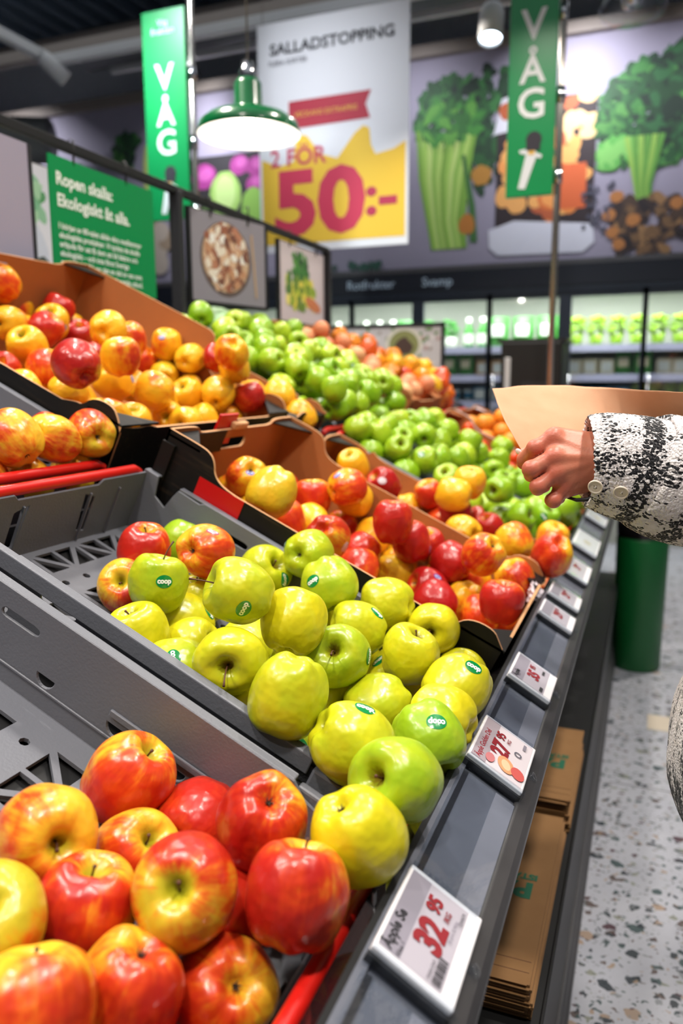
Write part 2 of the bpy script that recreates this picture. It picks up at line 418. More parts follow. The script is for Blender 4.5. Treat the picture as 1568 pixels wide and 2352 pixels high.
beam('lamp_track', (-4.5, 6.1, 3.96), (1.2, 6.1, 3.96), .05, .05, 'track', 'thin pale lamp track just in front of the mural, at the upper right', 'lamp track')
m = MB(); m.tube([(-6.6, 2.5, 3.62), (-6.6, 5.0, 3.62), (-6.2, 5.9, 3.55), (-5.3, 6.2, 3.5)], .2, 20)
tag(m.build('air_duct', 'duct'), 'grey ventilation duct bending under the ceiling at far left', 'duct')
m = MB(); m.tube([(-4.9, 6.3, 4.25), (2.2, 6.3, 4.25)], .17, 18)
tag(m.build('air_duct', 'duct'), 'round grey duct running across behind the lamp tracks', 'duct')
MT['bulb'] = emis('spotlight_lens', '#d8ecff', 14)
MT['bulbdim'] = emis('dim_spotlight_lens', '#fff2dc', 1.2)
def spot(loc, target, mat, lens, label, r=.06, L=.17, stem=.1):
    t = empty('spotlight', loc, label=label, cat='spotlight'); d = (Vector(target)-Vector(loc)).normalized()
    q = d.to_track_quat('Z', 'Y').to_matrix().to_4x4()
    MB().lathe([(.01, -.02), (r*.8, -.015), (r, .02), (r, L), (r*.93, L), (r*.88, L-.02)], 24, q).build('housing', mat, t)
    MB().lathe([(.001, L-.018), (r*.6, L-.012), (r*.88, L-.018)], 24, q).build('lens', lens, t)
    MB().tube([(0, 0, 0), (0, 0, stem)], .012).build('mount', mat, t); return t
spot((-.895, 4.5, 3.23), (-.88, 4.3, 2.6), 'track', 'bulb', 'white cylindrical spotlight shining white-blue, left of the right green banner', .065, .17, .7)
spot((-4.45, 5.2, 3.74), (-4.1, 5.6, 3.3), 'track', 'bulbdim', 'white spotlight angled right at the corner of the left lamp tracks', .06, .2, .06)
spot((-4.05, 6.05, 3.88), (-4.2, 6.3, 3.3), 'black', 'bulbdim', 'small black spotlight against the wall, one of a pair, the one beside the duct', .04, .14, .06)
spot((-3.7, 6.05, 3.9), (-3.5, 6.3, 3.3), 'black', 'bulbdim', 'small black spotlight against the wall, beside the green banner behind the sign rail', .04, .14, .06)
t = empty('dome_lamp', (-.2, 4.6, 3.12), label='clear glass dome lamp at the top right corner of the photo', cat='ceiling lamp')
MB().lathe([(.002, -.02), (.1, -.012), (.155, .02), (.165, .05), (.15, .085), (.1, .12), (.04, .14)], 32).build('glass_shade', 'clear', t)
MB().lathe([(.02, .05), (.05, .06), (.06, .12), (.05, .2), (.001, .21)], 20).build('lamp_holder', 'chrome', t)
MB().tube([(0, 0, .2), (0, 0, 1.7)], .008).build('cord', 'black', t)

# pendant lamp
t = empty('pendant_lamp', (-1.565, 3.0, 2.3), label='green enamel pendant lamp with white inside hanging over the fruit stand', cat='lamp')
MB().lathe([(.205, -.02), (.207, -.012), (.198, .02), (.165, .045), (.115, .058), (.066, .07), (.057, .085), (.054, .17), (.046, .185), (.001, .19)], 48).build('lamp_shade', 'green', t)
inner = MB().lathe([(.205, -.02), (.194, .015), (.16, .038), (.11, .05), (.04, .06), (.001, .06)], 48).build('shade_lining', 'lampwhite', t)
MB().lathe([(.03, .19), (.033, .2), (.033, .22), (.026, .23), (.022, .255), (.001, .26)], 24).build('socket', 'chrome', t)
MB().ell((0, 0, .034), .022, 20, 12).build('bulb', emis('pendant_bulb', '#fff4e0', 14), t)
MB().tube([(0, 0, .25), (0, 0, 2.5)], .004, 8).build('cord', 'beam', t)
pl = bpy.data.lights.new('pendant_light', 'POINT'); pl.energy = 5; pl.color = WARM; pl.shadow_soft_size = .008
po = bpy.data.objects.new('pendant_light', pl); COLL.objects.link(po); po.location = (-1.565, 3.0, 2.293)

# ------------------------------------------------------------------ printed mural (flat vegetables on the bulkhead)
P = Poster(.0002)
leafG = ['#1c4a20', '#28602a', '#3a7a34', '#12301a', '#4c8a3c', '#1e5224']
def foliage(cx, cy, rx, ry, n, pal=leafG, s=.07, dark=None):
    for _ in range(n):
        a = R0.random()*6.28; q = math.sqrt(R0.random()); x_, y_ = cx+rx*q*math.cos(a), cy+ry*q*math.sin(a)
        P.disc(x_, y_, s*(.5+R0.random()), s*(.4+R0.random()*.6), R0.choice(pal), R0.random()*3, 9, .5); P.z += 1e-6
# celery
foliage(-1.62, 3.40, .30, .30, 300, s=.038); foliage(-1.32, 3.38, .22, .36, 110, ['#173d1b', '#245a25', '#0f2d14', '#2f7030'], .05); foliage(-1.35, 3.05, .14, .25, 40, ['#173d1b', '#245a25'], .05)
for k in range(11):
    f_ = k/10; xt = -1.90+f_*.48; xb = -1.78+f_*.25
    P.band([(xt, 3.32-.1*math.sin(f_*3)), (xt*.5+xb*.5-.02, 2.95), (xb, 2.6), (xb+.03, 2.38)], [.03, .06, .075, .05], ['#7fae3e', '#a3cf58', '#c4e07c', '#8fc04c', '#b7d96c'][k % 5]); P.step()
P.band([(-1.52, 3.1), (-1.44, 2.7), (-1.42, 2.42)], [.03, .05, .06], '#3c7030')
foliage(-1.62, 3.36, .25, .16, 40, ['#3f8a30', '#5da03a', '#2f6e28'], .05)
P.disc(-1.37, 2.93, .085, .075, '#b9832c', .3, 14, .2); P.disc(-1.48, 2.56, .07, .08, '#c07a28', .1, 14, .2)
# crate of potatoes and carrots
P.rect(-1.25, 2.42, -.5, 3.45, '#2a1c18'); P.step()
P.poly([(-1.28, 3.22), (-1.14, 3.24), (-1.14, 3.5), (-1.22, 3.48)], '#dcdce6'); P.step()
for _ in range(60):
    P.disc(-1.2+R0.random()*.66, 2.6+R0.random()*.85, .05+.04*R0.random(), .045+.03*R0.random(), R0.choice(['#e88a3a', '#f2b060', '#d9702c', '#f6cf94', '#b85a2a', '#f0a050']), R0.random()*3, 12, .2); P.z += 1e-5
for k in range(5): P.band([(-.72+.03*k, 2.95), (-.74+.04*k, 2.62)], [.08, .05], '#d8642a')
P.step(); P.poly([(-1.3, 2.50), (-1.1, 2.56), (-.5, 2.50), (-.5, 2.56), (-.48, 2.36), (-.56, 2.29), (-1.22, 2.3), (-1.29, 2.36)], '#dfe1ec')
# celeriac / parsley root
P.step(); foliage(-.1, 3.25, .38, .38, 520, s=.042); foliage(.25, 3.35, .4, .4, 300, ['#102c14', '#1a441e', '#286030'], .05); foliage(-.36, 2.98, .12, .1, 26, ['#5aa848', '#7cc060'], .06)
for k in range(6): P.band([(-.28+.05*k, 3.1), (-.2+.02*k, 2.75), (-.17+.015*k, 2.6)], [.04, .03, .03], ['#8cb84c', '#5d9a38'][k % 2])
for _ in range(70):
    a = R0.random(); P.disc(-.1+(R0.random()-.5)*.55, 2.47+(R0.random()-.5)*.38, .06, .035, R0.choice(['#33241a', '#4c3826', '#221812', '#7a5b38', '#9a7448']), R0.random()*3, 9, .5); P.z += 1e-5
for x_, y_ in ((-.33, 2.68), (-.38, 2.55), (-.35, 2.42), (-.2, 2.5), (-.3, 2.33), (.1, 2.6), (.2, 2.45)): P.disc(x_, y_, .05, .045, '#b9793c', 0, 12, .2)
for _ in range(34): P.disc(-.47+(R0.random()-.5)*.22, 2.62+(R0.random()-.5)*.36, .02, .015, '#4a4a58', R0.random()*3, 7, .5)
# cabbages and red onions panel, garlic, and leaf at the left
P.rect(-4.1, 2.62, -3.3, 3.32, '#1a1614'); P.step()
for x_, y_, r_ in ((-3.92, 3.15, .13), (-3.55, 3.22, .1), (-3.38, 3.2, .1), (-3.4, 3.05, .09)): P.disc(x_, y_, r_, r_*.85, '#a02f86', .2, 16, .1); P.disc(x_+.02, y_+.02, r_*.6, r_*.45, '#c85cae', .2, 12, .1); P.step()
P.disc(-3.7, 2.98, .16, .2, '#9cc860', 0, 20, .06); P.disc(-3.7, 3.0, .11, .15, '#bfe08a', 0, 16, .1); P.disc(-3.42, 2.85, .12, .17, '#86b848', 0, 18, .08); P.disc(-3.95, 2.78, .1, .1, '#6a9a38', 0, 14, .2)
foliage(-4.75, 3.45, .14, .16, 50, s=.05); P.disc(-4.52, 3.2, .05, .3, '#c9d878', 0, 12)
for k in range(9): P.disc(-4.42+(R0.random()-.5)*.2, 2.5+(R0.random()-.5)*.45, .1, .09, R0.choice(['#cdbfae', '#8a6a4a', '#b09a80']), R0.random(), 12, .2)
foliage(-2.9, 2.28, .3, .03, 20, ['#2c5a48', '#27503a'], .04)
foliage(-2.4, 2.28, .2, .025, 12, ['#2c5a48'], .04)
o = P.build('vegetable_mural', None, 'print', Matrix.Translation((0, 6.618, 0)) @ BASIS_XZ)
tag(o, 'printed vegetable mural with celery, potatoes and parsley root on the grey wall above the coolers', 'mural')

# ------------------------------------------------------------------ hanging banners
t = empty('price_banner', (-2.2, 5.0, 2.2), label='large white and yellow price banner reading 2 för 50, hanging over the stand', cat='banner')
def A5(px_, py_):  # corner helper in banner sheet coordinates
    return px_, py_
Wd, Hh = 1.04, 1.43
m = MB().box((-Wd/2-.0, .002, 0), (Wd/2, .006, Hh)).build('sheet', 'whitewall', t)
P = Poster()
Y1 = '#eec22e'
pts = [(-.5, .05), (.5, .05), (.5, .62), (.42, .58), (.30, .56), (.27, .62), (.26, .72), (.22, .74), (.16, .70), (.04, .56), (-.08, .60), (-.17, .72), (-.21, .73), (-.25, .70), (-.27, .57), (-.38, .545), (-.5, .60)]
P.poly(pts, Y1); P.step()
P.poly([(-.30, .77), (-.30, .94), (.27, .945), (.235, .865), (.265, .78)], '#b01830'); P.step()
P.text('VECKANS EXTRAPRIS', -.26, .84, .046, '#dca832', .006)
P.text('2 FÖR', -.44, .545, .15, '#c42a50', .02)
P.text('50', -.42, .12, .55, '#cc2a4c', .038, xs=1.18); P.text(':-', .23, .20, .34, '#b8244a', .03, xs=1.2)
P.text('SALLADSTOPPING', -.43, 1.235, .095, '#161616', .024, xs=1.1)
P.text('FLERA SORTER', -.44, 1.17, .042, '#55555f', .004)
P.build('print', t, 'print', Matrix.Translation((0, .001, 0)) @ BASIS_XZ)
for s in (-.48, .48): MB().tube([(s, .004, Hh-.01), (s, .004, Hh+.55)], .0025, 6).build('wire', 'beam', t)
t.location = (-2.015, 5.0, 2.165)

def vag_banner(loc, Wd, Hh, label, top_text):
    t = empty('hanging_banner', loc, label=label, cat='banner')
    MB().box((-Wd/2, .004, 0), (Wd/2, .03, Hh)).build('panel', 'banner_green', t, bevel=.003)
    P = Poster()
    for ch, f_ in (('V', .675), ('Å', .492), ('G', .342)):
        P.text(ch, 0, f_, .18 if ch != 'Å' else .165, '#f0f2f0', .018, 'CENTER')
    z0 = .035
    P.poly([(-.05, z0), (-.018, z0-.004), (.032, z0+.14), (-.018, z0+.145)], '#e6e9ea'); P.step()
    P.poly([(-.045, z0+.155), (.05, z0+.125), (.056, z0+.14), (.03, z0+.152), (.018, z0+.17), (-.022, z0+.172), (-.05, z0+.168)], '#e6e9ea'); P.step()
    P.rect(-.008, z0+.145, .022, z0+.168, '#e0b040'); P.step()
    P.disc(.016, z0+.21, .036, .036, '#231c24', -.1, 16); P.rect(-.018, z0+.163, .046, z0+.21, '#231c24')
    if top_text:
        P.text('Väg', 0, Hh*.925, .045, '#d8fff4', .002, 'CENTER'); P.text('frukten', 0, Hh*.885, .05, '#d8fff4', .002, 'CENTER')
    P.build('print', t, 'print', Matrix.Translation((0, .003, 0)) @ BASIS_XZ)
    return t
MT['banner_green'] = simple('green_banner_sheet', '#058a4a', .35, coat=.2)
vag_banner((-.585, 3.9, 2.15), .215, 1.15, 'green VÅG banner hanging at the right, in front of the printed potato crate', False)
vag_banner((-2.54, 3.9, 2.19), .265, 1.07, 'green VÅG banner hanging at the left, behind the sign rail', True)
MT['pole'] = simple('brushed_steel_pole', '#a8a29a', .25, metal=.9)
def pole(x, y, z0, z1, label, lean=0):
    t = empty('steel_pole', (x, y, 0), label=label, cat='pole')
    MB().tube([(0, 0, z0), (lean, 0, z1)], .016, 14).build('tube', 'pole', t)
    for z in (2.9, 2.55, 2.2): MB().tube([(lean*z/z1-.0, 0, z), (lean*z/z1, 0, z+.07)], .021, 14).build('clamp', 'chrome', t)
pole(-.46, 3.94, 0, 4.6, 'tall steel pole standing beside the right green banner')
pole(-2.39, 3.94, 0, 4.6, 'tall steel pole beside the left green banner')

# ------------------------------------------------------------------ refrigerated cooler along the back wall
MT['coolframe'] = simple('dark_cooler_frame', '#2f3642', .4)
MT['coolhead'] = simple('dark_blue_cooler_header', '#141924', .5)
MT['coolin'] = simple('cooler_interior', '#9a9c92', .6)
MT['shelfedge'] = simple('shelf_price_strip', '#b9b7cf', .4)
tc = empty('wall_cooler', (0, 6.6, 0), label='long refrigerated cooler with glass doors along the back wall', cat='cooler')
m = MB(); m.box((-7.9, .62, 0), (2.3, .65, 2.05)); m.box((-7.9, 0, 0), (2.3, .62, .42)); m.box((-7.9, 0, 2.03), (2.3, .62, 2.06)); m.box((-7.92, 0, 0), (-7.9, .62, 2.05)); m.box((2.3, 0, 0), (2.32, .62, 2.05)); m.build('cabinet', 'coolin', tc)
MB().box((-7.9, -.06, 2.04), (2.3, .1, 2.19)).build('header', 'coolhead', tc)
MB().box((-7.9, -.05, 2.0), (2.3, .02, 2.04)).build('door_rail', 'coolframe', tc)
P = Poster(); P.text('Rotfrukter', -2.50, 2.08, .1, '#cfe4f4', .005); P.text('Svamp', -1.83, 2.08, .1, '#cfe4f4', .005)
P.build('header_print', tc, 'print', Matrix.Translation((0, -.061, 0)) @ BASIS_XZ)
SHZ = [.45, .85, 1.12, 1.34, 1.575]
for z in SHZ[1:]:
    m = MB(); m.box((-7.88, .12, z-.02), (2.28, .6, z)); sh = m.build('shelf', 'coolin', tc)
    MB().box((-7.88, .09, z-.045), (2.28, .12, z+.012)).build('price_strip', 'shelfedge', sh)
door_x = [-7.2+.62*i for i in range(1, 15)]
door_x = [-1.87-.60*k for k in range(9, 0, -1)]+[-1.87, -1.27, -.67, -.08, .52, 1.12, 1.72]
for i, x in enumerate(door_x[:-1]):
    d = MB(); x1 = door_x[i+1]; fw_ = .055 if (i % 2 == 1) else .018
    for a in (x, x1): d.box((a-fw_/2 if a == x else a-.02, -.03, .45), (a+.02 if a == x else a+.02, .0, 2.0))
    d.box((x, -.03, 1.95), (x1, 0, 2.0)); d.box((x, -.03, .45), (x1, 0, .5))
    dd = d.build('glass_door', 'coolframe', tc)
    MB().box((x+.02, -.02, .5), (x1-.02, -.014, 1.95)).build('glass_pane', 'clear', dd)
    MB().tube([(x+.05, -.05, 1.0), (x+.05, -.05, 1.35)], .01, 8).build('door_handle', 'chrome', dd)
for x in (-.67, -1.87, -4.27): MB().box((x-.05, -.035, .45), (x+.05, .0, 2.04)).build('door_post', 'coolframe', tc)
# lamps inside the cooler
MT['tubelight'] = emis('cooler_tube_light', '#f4ffe8', 6)
for x0 in (-7.6, -5.6, -3.6, -1.8, -.6, .6): MB().tube([(x0, .08, 2.005), (x0+1.1, .08, 2.005)], .012, 8).build('light_tube', 'tubelight', tc)
for x, e in ((-5.5, 20), (-3, 26), (-1.2, 34), (.2, 34)):
    area('cooler_light', (x, 6.63, 1.99), 2.0, e, (.95, 1, .93), target=(x, 6.95, 1.2), sy=.05)

for z in (1.545, 1.315, 1.09):  # fill lights added under the shelves to brighten the darker rows of goods
    for x in (-3.1, -1.3, .25): area('cooler_shelf_fill', (x, 6.70, z), 1.5, 9, (.97, 1, .95), target=(x, 6.84, z-.12), sy=.02)
# goods in the cooler, each its own object
def good(kind, col, col2):
    nm = {'bottle': 'drink_bottle', 'bag': 'salad_bag', 'box': 'food_box', 'cup': 'plastic_cup', 'herb': 'potted_herb'}[kind]
    k = (kind, col, col2)
    if k in GOODS: return nm, GOODS[k]
    m = MB()
    if kind == 'bottle': m.lathe([(.001, 0), (.032, 0), (.034, .01), (.034, .11), (.014, .15), (.014, .17), (.001, .17)], 12, mi=0); m.lathe([(.017, .165), (.017, .19), (.001, .19)], 12, mi=1); m.lathe([(.0345, .03), (.0345, .09)], 12, mi=1)
    elif kind == 'bag':
        v = []; nx, nz = 6, 7
        for s in (1, -1):
            for i in range(nx+1):
                for j_ in range(nz+1):
                    u, v_ = i/nx, j_/nz; bul = .035*math.sin(math.pi*u)*(math.sin(math.pi*min(1, v_*1.1))**.6 if v_ < .9 else .1)
                    v.append(((u-.5)*.13, s*bul, v_*.19))
        f = []
        for s in range(2):
            o_ = s*(nx+1)*(nz+1)
            for i in range(nx):
                for j_ in range(nz): a = o_+i*(nz+1)+j_; f.append((a, a+1, a+nz+2, a+nz+1))
        m.add(v, f, smooth=True); m.box((-.04, -.037, .07), (.04, -.036, .14), mi=1)
    elif kind == 'box': m.box((-.055, -.04, 0), (.055, .04, .13)); m.box((-.04, -.0415, .03), (.04, -.04, .11), mi=1)
    elif kind == 'cup': m.lathe([(.001, 0), (.032, 0), (.042, .1), (.044, .105), (.001, .11)], 12); m.lathe([(.0365, .03), (.041, .085)], 12, mi=1)
    else:
        m.lathe([(.001, 0), (.03, 0), (.04, .07), (.001, .07)], 10, mi=1)
        for _ in range(26):
            a = R0.random()*6.28; r_ = .05*R0.random()**.5; m.ell((r_*math.cos(a), r_*math.sin(a), .08+.09*R0.random()), (.02, .02, .012), 6, 4)
    me = bpy.data.meshes.new(nm); m.bm.normal_update(); m.bm.to_mesh(me); m.bm.free()
    for c in (col, col2): me.materials.append(gm(c))
    GOODS[k] = me; return nm, me
GOODS = {}; GM = {}
def gm(c):
    if c not in GM: GM[c] = simple('packaging_'+c.strip('#'), c, .35)
    return GM[c]
KINDN = {'bottle': ('capped bottle', 'bottle'), 'bag': ('plump salad bag', 'bag'), 'box': ('food carton', 'box'), 'cup': ('plastic tub', 'tub'), 'herb': ('potted herb', 'herbs')}
CN = {'#3f8a34': 'green', '#8fb82a': 'lime green', '#e8ecdf': 'white', '#c99a5c': 'tan', '#2b6f8a': 'blue', '#d8cfa8': 'cream', '#1f5a2c': 'dark green', '#7a3f3a': 'brown-red', '#a8c468': 'pale green'}
BAYS = [(-7.3, -4.3, 'bays behind the green sign'), (-4.25, -1.95, 'bay behind the hanging pictures'), (-1.8, -.75, 'bay behind the dark cabinet'), (-.6, 1.1, 'bay beside the steel pole')]
rows = [(1.575, [('bottle', '#3f8a34', '#e8ecdf'), ('bag', '#3f8a34', '#e8ecdf'), ('herb', '#3f8a34', '#e8ecdf')], 'top shelf'),
        (1.34, [('box', '#c99a5c', '#e8ecdf'), ('box', '#d8cfa8', '#e8ecdf'), ('bag', '#3f8a34', '#d8cfa8')], 'second shelf'),
        (1.12, [('cup', '#e8ecdf', '#2b6f8a'), ('box', '#2b6f8a', '#e8ecdf'), ('herb', '#a8c468', '#e8ecdf'), ('cup', '#7a3f3a', '#e8ecdf')], 'third shelf'),
        (.85, [('herb', '#1f5a2c', '#e8ecdf'), ('bag', '#a8c468', '#e8ecdf'), ('cup', '#e8ecdf', '#3f8a34')], 'low shelf'), (.45, [('bag', '#1f5a2c', '#e8ecdf'), ('box', '#c99a5c', '#1f5a2c')], 'bottom')]
for bi, (xa, xb, bay) in enumerate(BAYS):
    for z, ks, sn in rows:
        if bi == 0 and z < 1.3: continue
        if bi < 3 and z < .8: continue
        x = xa; 
        kcur = None; left = 0
        while x < xb:
            if left == 0:
                kcur = R0.choice(ks); left = R0.randint(2, 4)
                if bi == 3 and z > 1.5: kcur = R0.choice([('herb', '#8fb82a', '#8fb82a'), ('bag', '#8fb82a', '#e8ecdf'), ('bag', '#e8ecdf', '#3f8a34')])
            left -= 1
            nm, me = good(*kcur); y = 6.6+.2+R0.random()*.04
            o = bpy.data.objects.new(nm, me); COLL.objects.link(o); o.location = (x, y, z+.0005); s_ = 1.0 if z != 1.575 else 1.35
            o.scale = (s_, s_, s_*(1.0 if z != 1.575 else 1.0)); o.rotation_euler = (0, 0, (R0.random()-.5)*.2)
            kn, ct = KINDN[kcur[0]]
            tag(o, '%s %s with %s label, cooler %s, %s' % (CN[kcur[1]], kn, CN[kcur[2]], sn, bay), ct, '%s %ss on the cooler %s, %s' % (CN[kcur[1]], kn, sn, bay))
            x += {'bottle': .095, 'bag': .15, 'box': .125, 'cup': .105, 'herb': .115}[kcur[0]]*s_

# scale kiosk under the right banner
t = empty('scale_cabinet', (-.595, 4.3, 0), label='dark cabinet standing under the right green banner', cat='cabinet')
MB().box((-.15, -.1, 0), (.16, .25, 1.5)).build('body', 'black', t, bevel=.008)
MB().box((-.128, -.108, 1.14), (-.098, -.1, 1.42)).build('handle', 'track', t, bevel=.004)
MB().box((-.04, -.104, 1.27), (.1, -.1, 1.295)).build('slot', 'dark', t)
MB().box((-.17, -.1, 1.5), (.18, .27, 1.515)).build('top', 'dark', t)

# framed menu sign behind the far end of the stand
t = empty('recipe_board', (-1.47, 4.45, 1.15), label='black-framed board with a bowl picture and lettering beyond the far end of the stand', cat='sign')
m = MB(); m.box((-.36, 0, 0), (-.34, .02, .48)); m.box((.34, 0, 0), (.36, .02, .48)); m.box((-.36, 0, .46), (.36, .02, .48)); m.build('frame', 'black', t)
for s in (-.35, .35): MB().box((s-.01, .0, -1.15), (s+.01, .02, 0)).build('leg', 'black', t)
MB().box((-.34, .006, 0), (.34, .014, .46)).build('panel', 'whitewall', t)
P = Poster()
P.rect(-.34, 0, .34, .46, '#cfc6c4'); P.step()
for _ in range(120): P.disc(-.33+R0.random()*.66, .2+R0.random()*.25, .012, .01, R0.choice(['#e8ddd8', '#a8988e', '#6a8a4a', '#b88a80']), R0.random()*3, 7, .4); P.z += 1e-6
P.disc(.12, .36, .11, .1, '#ded5c4', 0, 24); P.disc(.12, .36, .09, .08, '#8a8a4c', 0, 20); P.disc(.12, .35, .05, .05, '#4a2f1a', 0, 14, .3); P.disc(-.12, .39, .05, .035, '#3c7a34', 0, 12, .3)
P.rect(-.1, .1, .3, .19, '#c9c4c2'); P.step(); P.text('TOPPINGS', -.09, .115, .078, '#56504e', .006, xs=.95); P.disc(.27, .14, .025, .04, '#2a6a3c', .3, 10)
P.build('print', t, 'print', Matrix.Translation((0, .005, 0)) @ BASIS_XZ)
# white counter scale tray behind the pictures
t = empty('paper_sign', (-2.0, 4.2, 1.5), label='slanted white card beyond the stand, right of the lime picture', cat='sign')
MB().box((0, 0, .02), (.02, .02, .1)).build('holder', 'black', t)
m = MB(); m.add([(-.22, 0, .02), (.1, 0, .0), (.1, 0, .105), (-.22, 0, .04), (-.22, .004, .02), (.1, .004, .0), (.1, .004, .105), (-.22, .004, .04)], [(0, 1, 2, 3), (7, 6, 5, 4), (0, 4, 5, 1), (1, 5, 6, 2), (2, 6, 7, 3), (3, 7, 4, 0)]); m.build('card', 'white', t)
MB().box((0, .005, -1.5), (.02, .02, .05)).build('post', 'black', t)

# waste bin
t = empty('waste_bin', (.0, 3.72, 0), label='tall green cylindrical waste bin with dark steel top beside the end of the stand', cat='bin')
MB().lathe([(.001, .003), (.10, .003), (.105, .01), (.112, .60), (.110, .61), (.001, .61)], 40).build('body', 'bin', t)
MB().lathe([(.110, .612), (.114, .615), (.114, .67), (.110, .68), (.07, .69), (.001, .692)], 40).build('lid', simple('smoked_steel', '#3a3538', .15, metal=.8), t)
# ================================================================== THE SLOPED FRUIT STAND
SY0, SY1 = -.35, 3.92
BASE = -.12            # crate bottoms above the deck line
st = empty('fruit_stand', (0, 0, 0), label='long black sloped fruit stand running from the foreground to the green waste bin', cat='display stand')
def wbox(m, t0, t1, y0, y1, n0, n1):
    v = [W(t, y, n) for n in (n0, n1) for (t, y) in ((t0, y0), (t1, y0), (t1, y1), (t0, y1))]
    m.add(v, [(0, 1, 2, 3), (7, 6, 5, 4), (0, 4, 5, 1), (1, 5, 6, 2), (2, 6, 7, 3), (3, 7, 4, 0)])
m = MB(); wbox(m, -.02, .69, SY0, SY1, BASE-.022, BASE-.002); wbox(m, .69, 1.44, SY0, SY1, BASE-.012, BASE+.009)
m.build('sloped_deck', 'black', st)
zb = W(1.44, 0, BASE).z; xb = W(1.44, 0, 0).x
m = MB(); m.box((xb-.05, SY0, 0), (xb-.02, SY1, zb+.03)); m.build('rear_panel', 'black', st)
for y in (SY0, SY1-.02):
    m = MB(); a = W(0, 0, BASE-.03); c = W(1.44, 0, BASE-.03)
    v = [(a.x, y, .12), (c.x, y, .0), (c.x, y, c.z), (a.x, y, a.z)]; v2 = [(p[0], y+.02, p[2]) for p in v]
    m.add(v+v2, [(0, 1, 2, 3), (7, 6, 5, 4), (0, 4, 5, 1), (1, 5, 6, 2), (2, 6, 7, 3), (3, 7, 4, 0)]); m.build('side_panel', 'black', st)
# lower storage shelf, bracket uprights, kick plate
MB().box((-.9, SY0, .36), (-.10, SY1, .385)).build('lower_shelf', 'black', st)
for y in (.0, .98, 1.95, 2.9, 3.85): MB().box((-.32, y, 0), (-.28, y+.03, .74)).build('upright', 'dark', st)
m = MB(); m.box((-.15, SY0, .0), (-.103, SY1, .36)); m.build('kick_board', 'black', st)
def strip(name, pts, y0, y1, mat, th=None, bevel=0):
    m = MB(); v = [(x, y, z) for y in (y0, y1) for x, z in pts]; n = len(pts)
    f = [tuple(range(n))[::-1], tuple(range(n, 2*n))]+[(i, (i+1) % n, n+(i+1) % n, n+i) for i in range(n)]
    m.add(v, f); return m.build(name, mat, st, bevel=bevel)
strip('kick_plate', [(-.105, .0), (-.105, .09), (-.098, .09), (-.098, .065), (-.093, .06), (-.093, .035), (-.087, .03), (-.087, .0)], SY0, SY1, 'kick')
strip('shelf_lip', [(-.10, .35), (-.10, .392), (-.094, .392), (-.094, .35)], SY0, SY1, 'black', bevel=.002)
# front of the deck: gloss lip, label channel, outer edge
strip('front_lip', [(-.2035, .861), (-.1845, .8725), (-.183, .8725), (-.183, .76), (-.2035, .76)], SY0, SY1, 'blackgloss')
ch = strip('label_channel', [(-.183, .872), (-.112, .830), (-.118, .80), (-.183, .80)], SY0, SY1, 'strip')
strip('channel_inner_edge', [(-.1850, .8725), (-.1800, .8700), (-.1800, .8745), (-.1850, .8775)], SY0, SY1, 'black')
strip('channel_ridge', [(-.1800, .8710), (-.1725, .866), (-.1725, .8705), (-.1800, .8745)], SY0, SY1, 'strip')
strip('channel_outer_edge', [(-.118, .812), (-.118, .836), (-.113, .838), (-.102, .831), (-.097, .822), (-.099, .808), (-.118, .80)], SY0, SY1, 'edge', bevel=.0015)
# riser between the two tiers
m = MB(); wbox(m, .69, .695, SY0, SY1, BASE-.02, BASE+.04); m.build('tier_riser', 'dark', st)

